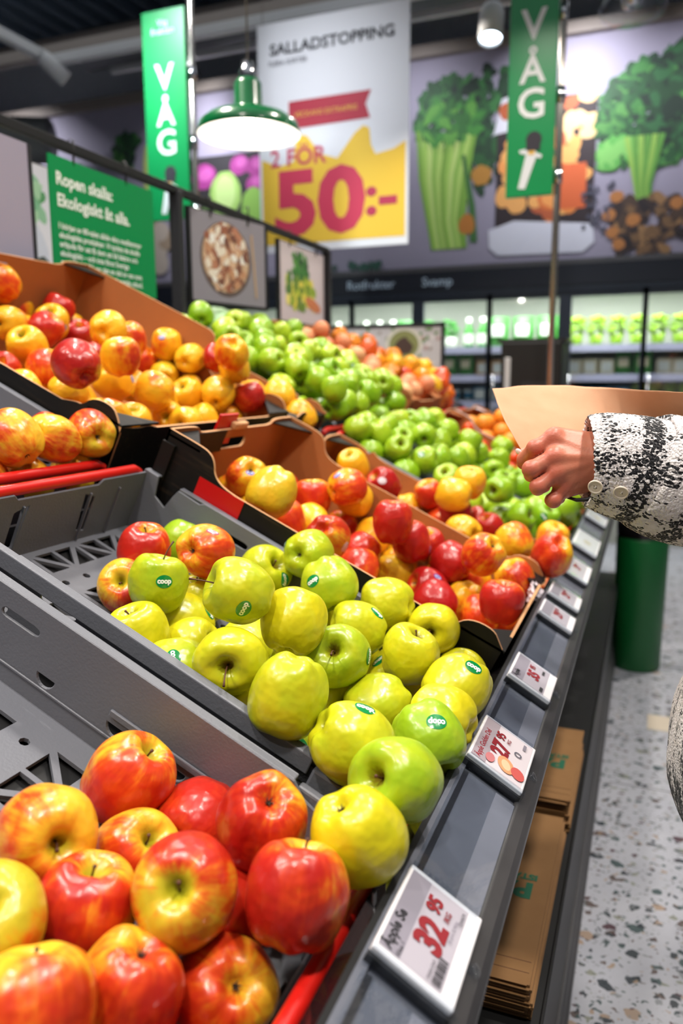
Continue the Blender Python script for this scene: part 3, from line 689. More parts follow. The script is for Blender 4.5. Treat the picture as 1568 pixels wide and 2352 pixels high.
# ------------------------------------------------------------------ price labels lying in the channel
LA = math.atan2(.835-.873, .063)   # slope of the channel face
def label_frame(y, w_, sx=1.0):
    # local X = reading direction (+Y world), local Y = up-channel, local Z = out
    up = Vector((-math.cos(LA), 0, -math.sin(LA))); up = Vector((-.063, 0, .038)).normalized(); rd = Vector((0, 1, 0)); out = rd.cross(up)
    o = Vector((-.1475, y, .8535))+out*.010
    if out.z < 0: out = -out
    return Matrix(((rd.x, up.x, out.x, o.x), (rd.y, up.y, out.y, o.y), (rd.z, up.z, out.z, o.z), (0, 0, 0, 1)))
def price_label(y, w_, h_, label, style, group=None):
    MX = label_frame(y, w_); t = empty('price_label', MX.translation, label=label, cat='price label', group=group)
    t.rotation_euler = MX.to_euler()
    c = w_/2; d = h_/2
    MB().box((-c, -d, -.004), (c, d, .004)).build('case', 'white', t, bevel=.0015)
    P = Poster(.0002); P.z = .0042
    if style in ('32', '33', 'e'):
        P.rect(-c+.006, -d+.013, c-.006, d-.003, '#b3adb8')
        P.step(); P.rect(-c+.006, d-.022, c-.006, d-.003, '#8f8a96')
        P.step()
        if style == '32':
            P.text('Äpple Se', -c+.008, d-.0135, .0125, '#141414', .035); P.text('Klass 1', -c+.008, d-.0215, .0055, '#303030', 0)
            P.text('32', -c+.033, -.012, .034, '#8c0c14', .05, xs=.95); P.text('95', c-.035, -.0005, .0185, '#8c0c14', .045, xs=.95); P.text('/KG', c-.036, -.0105, .0075, '#8c0c14', .02); P.text('Jfr pris 32,95/kg', -c+.055, -.0175, .0042, '#777080', 0)
            x = -c+.008
            while x < -c+.034: w1 = R0.choice([.0006, .0011, .0017]); P.rect(x, -d+.0155, x+w1, -d+.0235, '#1a1a1a'); x += w1+R0.choice([.0006, .0012])
            P.text('7350012345', -c+.008, -d+.025, .0042, '#1a1a1a', 0); P.text('12345678', c-.03, -d+.0155, .0042, '#1a1a1a', 0)
        elif style == '33':
            P.text('Äpple', -c+.008, d-.0135, .011, '#141414', .035); P.text('35', -.014, -.008, .026, '#8c0c14', .05); P.text('95', .017, .002, .013, '#8c0c14', .035); P.rect(-c+.01, -d+.016, -c+.025, -d+.021, '#333333'); P.rect(.02, -.014, .034, -.01, '#333333')
        else:
            P.text('29', -.012, -.008, .026, '#8c0c14', .05); P.text('95', .017, .002, .012, '#8c0c14', .035)
    elif style == '27':
        P.rect(-c+.004, -d+.004, c-.004, d-.003, '#dcd2d8'); P.step()
        P.rect(-c+.004, d-.022, c-.004, d-.003, '#a89ca4'); P.step()
        P.text('Äpple Golden Del', -c+.008, d-.014, .0098, '#9a1f2a', .02); P.text('27', -.018, -.006, .031, '#8c0c14', .05); P.text('95', .019, .004, .0165, '#8c0c14', .035); P.text('/KG', .019, -.0045, .007, '#8c0c14', .015)
        P.disc(-.028, -.008, .016, .011, '#e8a070', .3, 18); P.disc(-.028, -.008, .01, .006, '#f4c8a0', .3, 14); P.disc(-.03, -.024, .012, .009, '#cf5a52', .2, 14); P.disc(-.035, .012, .01, .006, '#c8787a', 0, 12)
        P.text('O', .005, -.022, .014, '#5a5a66', .02); P.rect(.03, -.024, .043, -.020, '#8a8490')
    else:
        P.rect(-c+.005, -d+.005, c-.005, d-.005, '#c9cdd0'); P.step(); P.disc(-.01, 0, .018, .012, '#b8b49a', 0, 14)
    P.build('printed_face', t, 'printgloss')
    MB().box((-c-.006, -d-.002, .0045), (-c+.003, d, .0062)).build('clear_clip', 'clear', t)
    MB().box((-c-.0075, -d-.002, -.009), (-c-.0055, d, .0062)).build('clear_edge', 'clear', t)
    MB().box((c-.006, -d+.006, .0045), (c+.004, d, .0058)).build('clear_clip', 'clear', t)
    MB().box((-c-.004, -d-.001, -.0085), (-c+.001, d, -.001)).build('holder_clip', 'black', t)
    MB().lathe([(.0035, 0), (.0055, 0), (.0055, .006), (.0035, .006), (.0035, 0)], 16, Matrix.Translation((.004, -d-.006, -.006)) @ Matrix.Rotation(.5, 4, 'X')).build('clip_ring', 'clear', t)
    return t
price_label(.552, .108, .073, 'grey electronic price label reading 32 95', '32')
price_label(.885, .112, .073, 'glossy pictured price label reading 27 95, second from the camera', '27')
price_label(1.145, .10, .070, 'grey price label beside the stickered yellow apple, third from the camera', '33')
price_label(1.475, .09, .070, 'small grey price label in front of the striped-box apples, nearer of the close pair', 'e')
price_label(1.62, .09, .070, 'small grey price label in front of the striped-box apples, farther of the close pair', 'e')
price_label(1.88, .15, .070, 'wide grey price label beside the red-brown apple at the end of the narrow box', 'e')
price_label(2.2, .2, .072, 'broad pale card in the label channel beside the first green apples', 'c')
price_label(2.62, .13, .07, 'pale price label near the hand, nearer one of the last pair', 'c')
price_label(2.9, .13, .07, 'pale price label near the hand, farther one of the last pair', 'c')
# loose clear film and scuffed insert in the channel
def film(y0, y1, label):
    MX = label_frame((y0+y1)/2, .1); L = (y1-y0)/2; t = empty('channel_insert', MX.translation+MX.col[2].to_3d()*-.0085, label=label, cat='channel insert'); t.rotation_euler = MX.to_euler()
    MB().box((-L, -.036, -.001), (L, .034, .0)).build('backing', 'strip', t)
    MB().box((-L, -.036, .0), (L, -.012, .0008)).build('front_band', simple('scuffed_band_'+str(int(y0*100)), '#85858f', .3, nz=.1, nscale=40, coat=.2), t)
    MB().box((-L, .024, .0), (L, .030, .001)).build('upper_ridge', 'stripdark', t); MB().box((-L, -.036, .0016), (L, .034, .0022)).build('clear_cover', 'clear', t)
film(.612, .815, 'scuffed empty stretch of label channel between the 32 95 and 27 95 labels')
film(.955, 1.085, 'short empty stretch of channel insert between the 27 95 label and the third label')
film(1.205, 1.42, 'empty grey channel insert beyond the third label')
film(.2, .485, 'empty channel insert nearest the camera at the bottom edge')

# ------------------------------------------------------------------ paper carrier bags on the lower shelf
def mk_kraft(name, c1, c2):
    M = MatB(name); v = M.obj(); M.set(Base_Color=M.mix(M.noise(v, 30, 4), lin(c1), lin(c2)), Roughness=.75); M.bump(M.noise(v, 400, 2), .1, .001); return M.m
MT['bagkraft'] = mk_kraft('kraft_paper_bag', '#8a6238', '#9c7448')
def bag_stack(y0, y1, n, x0, x1, z0, tilt):
    for i in range(n):
        dx = (R0.random()-.5)*.012; dy = (R0.random()-.5)*.01; z = z0+i*.0052
        m = MB(); m.box((x0, y0, z), (x1, y1, z+.0042)); m.box((x0+.002, y0-.003, z+.0045), (x1-.004, y0+.05, z+.005))
        o = m.build('paper_bag', 'bagkraft', loc=(dx, dy, 0)); last = i == n-1
        tag(o, ('topmost paper bag, printed in green, of the %s stack on the lower shelf' if last else 'folded brown paper bag lower in the %s stack on the lower shelf') % tilt, 'paper bag', 'paper bags in the %s stack' % tilt)
    P = Poster(.0001); xm = x1-.026; ym = (y0+y1)/2-.03
    # read from the far side: text runs toward -X
    P.text('Ta', xm-.055, ym-.045, .018, '#0c5c40', .0, rot=math.pi); P.text('PAPPER', xm, ym+.03, .058, '#0c6a48', .05, rot=math.pi); P.text('ISTÄLLET', xm+.004, ym+.056, .022, '#0c6a48', .05, rot=math.pi)
    q = P.build('bag_print', o, 'print', Matrix.Translation((0, 0, z+.0042)))
    for yy in (y0+.022, y0+.045): 
        b = MB(); b.box((x0, yy, z+.0044), (x1-.004, yy+.0012, z+.0052)); b.build('fold_line', 'stem', o)
bag_stack(1.03, 1.50, 11, -.40, -.112, .386, 'nearer')
bag_stack(1.55, 1.90, 13, -.42, -.112, .386, 'farther')

# ------------------------------------------------------------------ grey folding crates
def circ(cx, cy, r, n=14, a0=0, a1=2*math.pi): return [(cx+r*math.cos(a0+(a1-a0)*i/(n-1 if a1-a0 < 6 else n)), cy+r*math.sin(a0+(a1-a0)*i/(n-1 if a1-a0 < 6 else n))) for i in range(n)]
def dhole(cx, cy, r): return circ(cx, cy, r, 12, math.pi, 2*math.pi)
def slot(x0, x1, y, r): return circ(x0, y, r, 8, math.pi/2, 1.5*math.pi)+circ(x1, y, r, 8, -math.pi/2, math.pi/2)
def crate_floor_holes(L, Wd):
    hs = []
    g = .0035
    x = -L+.066
    while x < -.06:
        for k in range(int((Wd-.05)/.05)):
            y = .028+k*.05; a, b, c, d = x, x-.052, y, y+.043
            if k % 2: hs += [[(a-g, c), (a-g, d-g*2), (b+g*2, c)], [(b+g, c+g*2.4), (b+g, d), (a-g*2, d)]]
            else: hs += [[(a-g, d), (b+g*2, d), (a-g, c+g*2)], [(b+g, c), (b+g, d-g*2.4), (a-g*2, c)]]
        # little drain holes in the plain band
        for k in range(int(Wd/.045)):
            if k % 3 != 2 and x+.03 < -.02: hs.append(circ(x+.0235, .04+k*.045, .006, 8))
        x += .1
    return hs
def grey_crate(label, t_front, y0, Wd, L, Hh, base, plain=False, group=None):
    t = empty('folding_crate', W(t_front, y0, base), (0, TH, 0), label, 'crate', group)
    XZ = Matrix(((1, 0, 0, 0), (0, 0, -1, 0), (0, 1, 0, 0), (0, 0, 0, 1)))
    YZ = Matrix(((0, 0, 1, 0), (1, 0, 0, 0), (0, 1, 0, 0), (0, 0, 0, 1)))
    th = .004
    MB().plate([(-.004, .004), (-.004, Wd-.004), (-L+.004, Wd-.004), (-L+.004, .004)], [] if plain else crate_floor_holes(L, Wd), .005, Matrix.Translation((0, 0, .006))).build('crate_floor', 'crate', t, bevel=0 if plain else .0012, bseg=1)
    for s, y in ((0, .004), (1, Wd-.004)):
        hf = Hh-.045
        out = [(0, .004), (-L, .004), (-L, Hh), (-L+.03, Hh), (-L+.036, Hh-.035), (-L+.06, Hh-.045), (-L+.068, Hh-.02), (-L+.075, Hh-.004), (-L+.12, Hh-.006), (-L+.13, Hh), (-.10, Hh), (-.085, Hh-.012), (-.05, Hh-.02), (-.035, hf), (0, hf)]
        holes = [dhole(-x, Hh-.072, .0125) for x in (.11, .217, .298, .399, .53)]+[slot(-.475, -.430, Hh-.03, .005)]
        if plain: holes = []
        wl = MB(); wl.plate(out, holes, th, Matrix.Translation((0, y, 0)) @ XZ)
        # stiffening ridge and sunk panel
        wl.box((-.31, y-(.006 if s else -.002), Hh-.062), (-.16, y+(-.002 if s else .006), Hh-.054)); wl.box((-.16, y-(.006 if s else -.002), .02), (-.152, y+(-.002 if s else .006), Hh-.054))
        wl.box((-L+.05, y-(.004 if s else -.002), .03), (-.05, y+(-.002 if s else .004), .034))
        w_ = wl.build('side_wall', 'crate', t, bevel=.0012, bseg=1)
        rm = MB(); yo = y+(.011 if s else -.011)
        for (a, b, zz) in ((-L, -L+.03, Hh), (-L+.075, -.10, Hh), (-.05, -.035, Hh-.02)):
            rm.box((a, min(y, yo), zz-.004), (b, max(y, yo), zz))
            rm.box((a, yo-.0015, zz-.022), (b, yo+.0015, zz))
        rm.build('rim', 'crate', t, bevel=.0018, bseg=2)
        # corner latch, dark hinge mesh
        la = MB(); la.box((-.095, yo-.008, Hh-.03), (-.06, yo+.004, Hh-.006)); la.box((-.045, yo-.006, Hh-.05), (-.015, yo+.006, Hh-.028)); la.build('corner_latch', 'crate', t, bevel=.003)
        MB().box((-.14, yo-.0015+(-.004 if s else .004), Hh-.034), (-.012, yo+.0015+(-.004 if s else .004), Hh-.012)).build('hinge_mesh', 'cratedark', t)
    for nm, x, hh, fr in (('front_wall', -.004, Hh-.05, True), ('rear_wall', -L+.004, Hh-.004, False)):
        out = [(0, .004), (Wd, .004), (Wd, hh), (Wd*.72, hh), (Wd*.70, hh-.008), (Wd*.3, hh-.008), (Wd*.28, hh), (0, hh)]
        m = MB(); m.plate(out, [] if fr or plain else [[(Wd*.30, hh-.03), (Wd*.36, hh-.022), (Wd*.345, hh-.088), (Wd*.30, hh-.092)], [(Wd*.70, hh-.03), (Wd*.64, hh-.022), (Wd*.655, hh-.088), (Wd*.70, hh-.092)]], th, Matrix.Translation((x, 0, 0)) @ YZ)
        for k in range(1, 6):
            yy = Wd*k/6
            if k != 3: m.box((x-(.0 if x < -.1 else .006), yy-.0015, .01), (x+(.006 if x < -.1 else .0), yy+.0015, hh-.02))
        m.build(nm, 'crate', t, bevel=.001, bseg=1)
    for x, zz in ((.008, Hh-.022), (-L-.005, Hh-.002)):
        b = MB(); pts = [(x, .012, zz-.02), (x, .016, zz-.006), (x, .03, zz), (x, Wd-.03, zz), (x, Wd-.016, zz-.006), (x, Wd-.012, zz-.02)]
        b.tube(pts, .0085, 12); b.build('handle_bar', 'red', t)
    return t
HC = .12
grey_crate('near grey crate holding the big red apples closest to the 32 95 label', .012, .245, .412, .655, HC, BASE)
grey_crate('grey crate of yellow-green apples, its perforated floor showing at the back', .012, .708, .43, .655, HC, BASE)
grey_crate('upper grey crate with three large red-yellow apples at its red bar', .722, .655, .44, .655, HC, BASE+.012)
grey_crate('empty upper grey crate beside the three-apple crate, above the big red apples', .722, .19, .44, .655, HC, BASE+.012)
for i, (tf, y0, wd, ba, lb) in enumerate([(.012, 2.035, .40, BASE, 'first lower grey crate of green apples, behind the narrow box of red and yellow apples'), (.012, 2.45, .41, BASE, 'second lower grey crate of green apples, under the hand'),
     (.722, 2.04, .40, BASE+.012, 'first upper grey crate of green apples'), (.722, 2.45, .40, BASE+.012, 'second upper grey crate of green apples'),
     (.722, 3.31, .58, BASE+.012, 'far upper grey crate of oranges and peppers')]):
    grey_crate(lb, tf, y0, wd, .655, HC, ba)

# ------------------------------------------------------------------ printed cardboard boxes
def smoothpts(pts, it=2):
    for _ in range(it):
        o = [pts[0]]
        for a, b in zip(pts[:-1], pts[1:]): o += [(a[0]*.75+b[0]*.25, a[1]*.75+b[1]*.25), (a[0]*.25+b[0]*.75, a[1]*.25+b[1]*.75)]
        o.append(pts[-1]); pts = o
    return pts
def card_box(label, t_front, y0, Wd, L, low, high, base, outer='boxprint', inner='kraftin', ledge=True, rear_high=None, group=None, near_high=.09, far_high=.09):
    t = empty('cardboard_box', W(t_front, y0, base), (0, TH, 0), label, 'box', group)
    XZ = Matrix(((1, 0, 0, 0), (0, 0, -1, 0), (0, 1, 0, 0), (0, 0, 0, 1))); YZ = Matrix(((0, 0, 1, 0), (1, 0, 0, 0), (0, 1, 0, 0), (0, 0, 0, 1)))
    mats = [outer, inner, 'kraftedge']; th = .005; rh = rear_high or high
    MB().box((-L, 0, 0), (0, Wd, th)).build('base_panel', inner, t)
    for s, y in ((0, th/2), (1, Wd-th/2)):
        top = [(0, low*.85+.15*high), (-.02, high-.012), (-.05, high), (-.085, high-.01), (-.105, low+.012), (-.14, low)]
        top = [(0, low), (-.012, high-.02), (-.03, high-.004), (-.07, high-.008), (-.088, high-.03), (-.1, low+.01), (-.13, low)]
        hk = far_high if s else near_high
        bk = [(-L+hk+.07, low), (-L+hk+.04, low+.003), (-L+hk+.02, low+.014), (-L+hk+.012, rh-.015), (-L+hk, rh-.004), (-L+hk-.02, rh), (-L, rh)]
        pts = [(0, 0)]+smoothpts(top)+smoothpts(bk)+[(-L, 0)]
        MB().plate(pts, [], th, Matrix.Translation((0, y, 0)) @ XZ, mi=((0, 1, 2) if s == 0 else (1, 0, 2))).build('side_wall', mats, t)
    fh_ = low+.004; fr = smoothpts([(0, high-.03), (.05, high-.035), (.08, fh_+.005), (.11, fh_)])+smoothpts([(Wd-.11, fh_), (Wd-.08, fh_+.005), (Wd-.05, high-.035), (Wd, high-.03)])
    MB().plate([(0, 0)]+fr+[(Wd, 0)], [], th, Matrix.Translation((-th/2, 0, 0)) @ YZ, mi=(0, 1, 2)).build('front_wall', mats, t)
    rr = smoothpts([(0, rh), (.09, rh), (.1, rh-.012), (.12, rh-.014)])+smoothpts([(Wd-.12, rh-.014), (Wd-.1, rh-.012), (Wd-.09, rh), (Wd, rh)])
    MB().plate([(0, 0)]+rr+[(Wd, 0)], [slot(Wd*.42, Wd*.58, rh-.045, .012)], th, Matrix.Translation((-L+th/2, 0, 0)) @ YZ, mi=(1, 0, 2)).build('rear_wall', mats, t)
    if ledge:
        lz = high-.03
        for s in (0, 1):
            m = MB(); yy = [(0, .0), (0, .11), (-.075, .0)] if s == 0 else [(0, Wd), (-.075, Wd), (0, Wd-.11)]
            v = [(x, y, lz+.0) for x, y in yy]+[(x, y, lz+.004) for x, y in yy]
            m.add(v, [(2, 1, 0), (3, 4, 5), (0, 1, 4, 3), (1, 2, 5, 4), (2, 0, 3, 5)]); m.build('corner_ledge', outer, t)
            m = MB(); yy = [(-L, .0), (-L, .1), (-L+.07, .0)] if s == 0 else [(-L, Wd), (-L+.07, Wd), (-L, Wd-.1)]
            v = [(x, y, rh-.012) for x, y in yy]+[(x, y, rh-.008) for x, y in yy]
            m.add(v, [(2, 1, 0), (3, 4, 5), (0, 1, 4, 3), (1, 2, 5, 4), (2, 0, 3, 5)]); m.build('corner_ledge', outer, t)
    return t
cb = card_box('open black cardboard box with a red stripe, full of red and yellow apples', -.005, 1.150, .49, .665, .152, .182, BASE, rear_high=.20)
MB().box((-.578, -.0012, .05), (-.485, -.0002, .1515)).build('red_stripe', 'boxred', cb)
MB().box((-.665, -.0065, .02), (-.64, -.0005, .178)).build('corner_fold', ['boxprint'], cb)
MB().box((-.6592, .03, .14), (-.6578, .20, .186)).build('printed_flap', 'boxprint', cb)
tb = MB(); tb.box((-.672, .17, .15), (-.667, .24, .215)); tb.build('red_tab', 'boxred', cb)
tb = MB(); tb.box((-.668, .22, .186), (-.655, .275, .2)); tb.build('carton_handle_fold', 'kraftedge', cb, bevel=.003)
card_box('narrow black cardboard box of red and yellow apples in front of the green apples', -.005, 1.645, .375, .665, .118, .14, BASE, rear_high=.13)
card_box('upper black cardboard box heaped with red and yellow apples', .722, 1.108, .665, .69, .15, .19, BASE+.012, rear_high=.255, near_high=.12, far_high=.42)
card_box('small upper cardboard box with three yellow apples, next to the green apples', .722, 1.782, .25, .665, .15, .17, BASE+.012, rear_high=.18)
card_box('far upper brown cardboard box of pale peaches beyond the green apples', .722, 2.87, .43, .665, .155, .195, BASE+.012, outer='kraftin')
card_box('far lower brown cardboard box of small tomatoes, behind the hand', .0, 2.87, .45, .665, .12, .155, BASE, outer='kraftin')
card_box('last lower cardboard box at the end of the stand, behind the paper', .0, 3.35, .5, .665, .12, .155, BASE, outer='whitebox')

# crumpled netting at the front of the striped box
m = MB(); rr = random.Random(4); c0 = W(-.005, 1.56, .012)
vs = []; 
for i in range(13):
    for j_ in range(13):
        a = 2*math.pi*i/12; b_ = math.pi*j_/12; q = .021*(1+.55*noise.noise(Vector((math.cos(a)*math.sin(b_), math.sin(a)*math.sin(b_), math.cos(b_)))*2.6))
        vs.append(c0+Vector((.7*q*math.cos(a)*math.sin(b_), 1.3*q*math.sin(a)*math.sin(b_), 1.2*q*math.cos(b_))))
m.add(vs, [(i*13+j_, i*13+j_+1, (i+1)*13+j_+1, (i+1)*13+j_) for i in range(12) for j_ in range(12)])
tag(m.build('crumpled_paper', simple('white_crumpled_paper', '#d6ccd4', .5, nz=.3, nscale=90)), 'crumpled white paper at the front edge of the striped cardboard box', 'paper')

# ------------------------------------------------------------------ sign rail above the stand
RX, RZ = -1.5, 1.925
t = empty('sign_rail', (RX, .9, 0), label='thin black rail on black posts above the stand, carrying the hanging signs', cat='rail')
MB().box((-.012, 0, RZ-.012), (.012, 2.76, RZ+.012)).build('bar', 'black', t, bevel=.002)
MB().box((-.02, 1.430, zb-.0), (.02, 1.458, RZ)).build('post', 'dark', t, bevel=.003)
MB().box((-.02, 2.74, zb-.0), (.02, 2.765, RZ)).build('post', 'dark', t, bevel=.003)
MB().box((-.02, .02, zb-.0), (.02, .05, RZ)).build('post', 'dark', t, bevel=.003)
def hook(m, y, z): m.tube([(0, y, z-.045), (.004, y, z-.01), (.004, y, z+.018), (-.004, y, z+.026), (-.014, y, z+.018)], .003, 8)
# green text sign
t = empty('green_sign', (RX+.006, 1.735, 1.565), label='green sign with white Swedish text hanging from the black rail', cat='sign')
MB().box((-.002, 0, 0), (.002, .465, .325)).build('panel', 'banner_green', t)
P = Poster(.0003)
P.text('Ropen skalla:', .025, .255, .045, '#eef6ee', .03); P.text('Ekologiskt åt alla.', .025, .2, .045, '#eef6ee', .03)
for i, s in enumerate(['I början av 80-talet sålde våra medlemmar', 'ekologiska produkter. Vi tyckte de skulle', 'erbjuda för att få dem att bli bättre och', 'ekologiskt – och inte först Sverige', 'med KRAV. Då var det en del av oss som', 'medlemmar behövde mer framtida utbud.']):
    P.text(s, .025, .142-.0235*i, .0215, '#eef6ee', .022)
P.build('lettering', t, 'print', Matrix.Translation((.002, 0, 0)) @ BASIS_YZ)
m = MB(); hook(m, .1, .36); hook(m, .33, .36); m.build('hook', 'black', t)
# picture frames
def pic(loc, w_, h_, ry, rz, label, draw):
    t = empty('picture_sign', loc, (0, ry, rz), label, 'sign')
    m = MB(); m.box((-.016, -.012, -.012), (-.004, w_+.012, h_+.004)); m.box((-.004, -.012, -.012), (.001, 0, h_+.004)); m.box((-.004, w_, -.012), (.001, w_+.012, h_+.004)); m.build('frame', 'black', t)
    P = Poster(.0003); draw(P, w_, h_); P.build('picture', t, 'print', Matrix.Translation((-.003, 0, 0)) @ BASIS_YZ)
    m = MB(); hook(m, .1, h_+.03); hook(m, w_-.1, h_+.03); m.build('hook', 'black', t); return t
def d_mush(P, w_, h_):
    P.rect(0, 0, w_, h_, '#8d8790'); P.step()
    P.disc(w_*.45, h_*.5, w_*.34, h_*.43, '#5b4a44', 0, 30); P.disc(w_*.45, h_*.52, w_*.31, h_*.40, '#c9a684', 0, 30); P.step()
    for _ in range(150):
        a = R0.random()*6.28; q = R0.random()**.5
        P.disc(w_*.45+w_*.28*q*math.cos(a), h_*.52+h_*.36*q*math.sin(a), .02, .014, R0.choice(['#eadccb', '#c08a64', '#9a5a3c', '#f2ece4', '#d8b090', '#7a4a34', '#b87858']), R0.random()*3, 8, .5); P.z += 1e-6
    P.band([(w_*.86, h_*.1), (w_*.8, h_*.85)], .012, '#b89878')
def d_lime(P, w_, h_):
    P.rect(0, 0, w_, h_, '#cfc6c8'); P.step()
    for _ in range(90): P.disc(w_*.45+(R0.random()-.5)*.16, h_*.68+(R0.random()-.5)*.14, .022, .013, R0.choice(['#2c6a24', '#3f8a30', '#1c4c1c', '#5a9a3a']), R0.random()*3, 8, .5); P.z += 1e-6
    for _ in range(60): P.disc(w_*.45+(R0.random()-.5)*.3, h_*.38+(R0.random()-.5)*.12, .026, .024, R0.choice(['#b8c832', '#dcd24a', '#8aa82a', '#e8e07a', '#6a8a24']), R0.random()*3, 12, .1); P.z += 1e-6
    P.band([(w_*.18, h_*.35), (w_*.2, h_*.65)], .04, '#4a7a34')
    P.disc(w_*.72, h_*.27, .09, .028, '#c87a4a', -.2, 14, .1)
def d_cel(P, w_, h_):
    P.rect(0, 0, w_, h_, '#e4e2ea'); P.step()
    for _ in range(60): P.disc(w_*.5+(R0.random()-.5)*.25, h_*.6+(R0.random()-.5)*.25, .03, .02, R0.choice(['#7ab88a', '#4f9a5c', '#a8d4a8', '#8fc29a']), R0.random()*3, 8, .5); P.z += 1e-6
    P.band([(w_*.4, h_*.5), (w_*.42, h_*.25)], .05, '#b8d46a'); P.disc(w_*.42, h_*.2, .08, .06, '#c8c078', 0, 16, .1); P.disc(w_*.7, h_*.3, .08, .12, '#cfd2e0', .3, 14)
    P.disc(w_*.8, h_*.1, .08, .08, '#2c3a30', 0, 14, .2)
pic((RX+.0, 2.43, 1.585), .40, .305, 0, -.22, 'hanging picture of a bowl of mushroom salad on grey, in a black frame', d_mush)
pic((RX+.0, 3.13, 1.565), .49, .33, 0, .0, 'hanging picture of limes and green herbs at the far end of the rail', d_lime)
t = pic((RX-.45, 1.93, 1.60), .34, .42, 0, .0, 'white hanging vegetable picture half hidden behind the green sign', d_cel)
t = empty('grey_panel', (RX+.01, 1.42, 1.52), label='plain grey-violet panel hanging from the rail beside the green sign', cat='sign')
MB().box((-.004, 0, 0), (.004, .235, .37)).build('panel', 'mural_wall', t)
MB().box((-.006, .235, 0), (.006, .247, .37)).build('edge_strip', 'dark', t)
m = MB(); hook(m, .12, .40); m.build('hook', 'black', t)
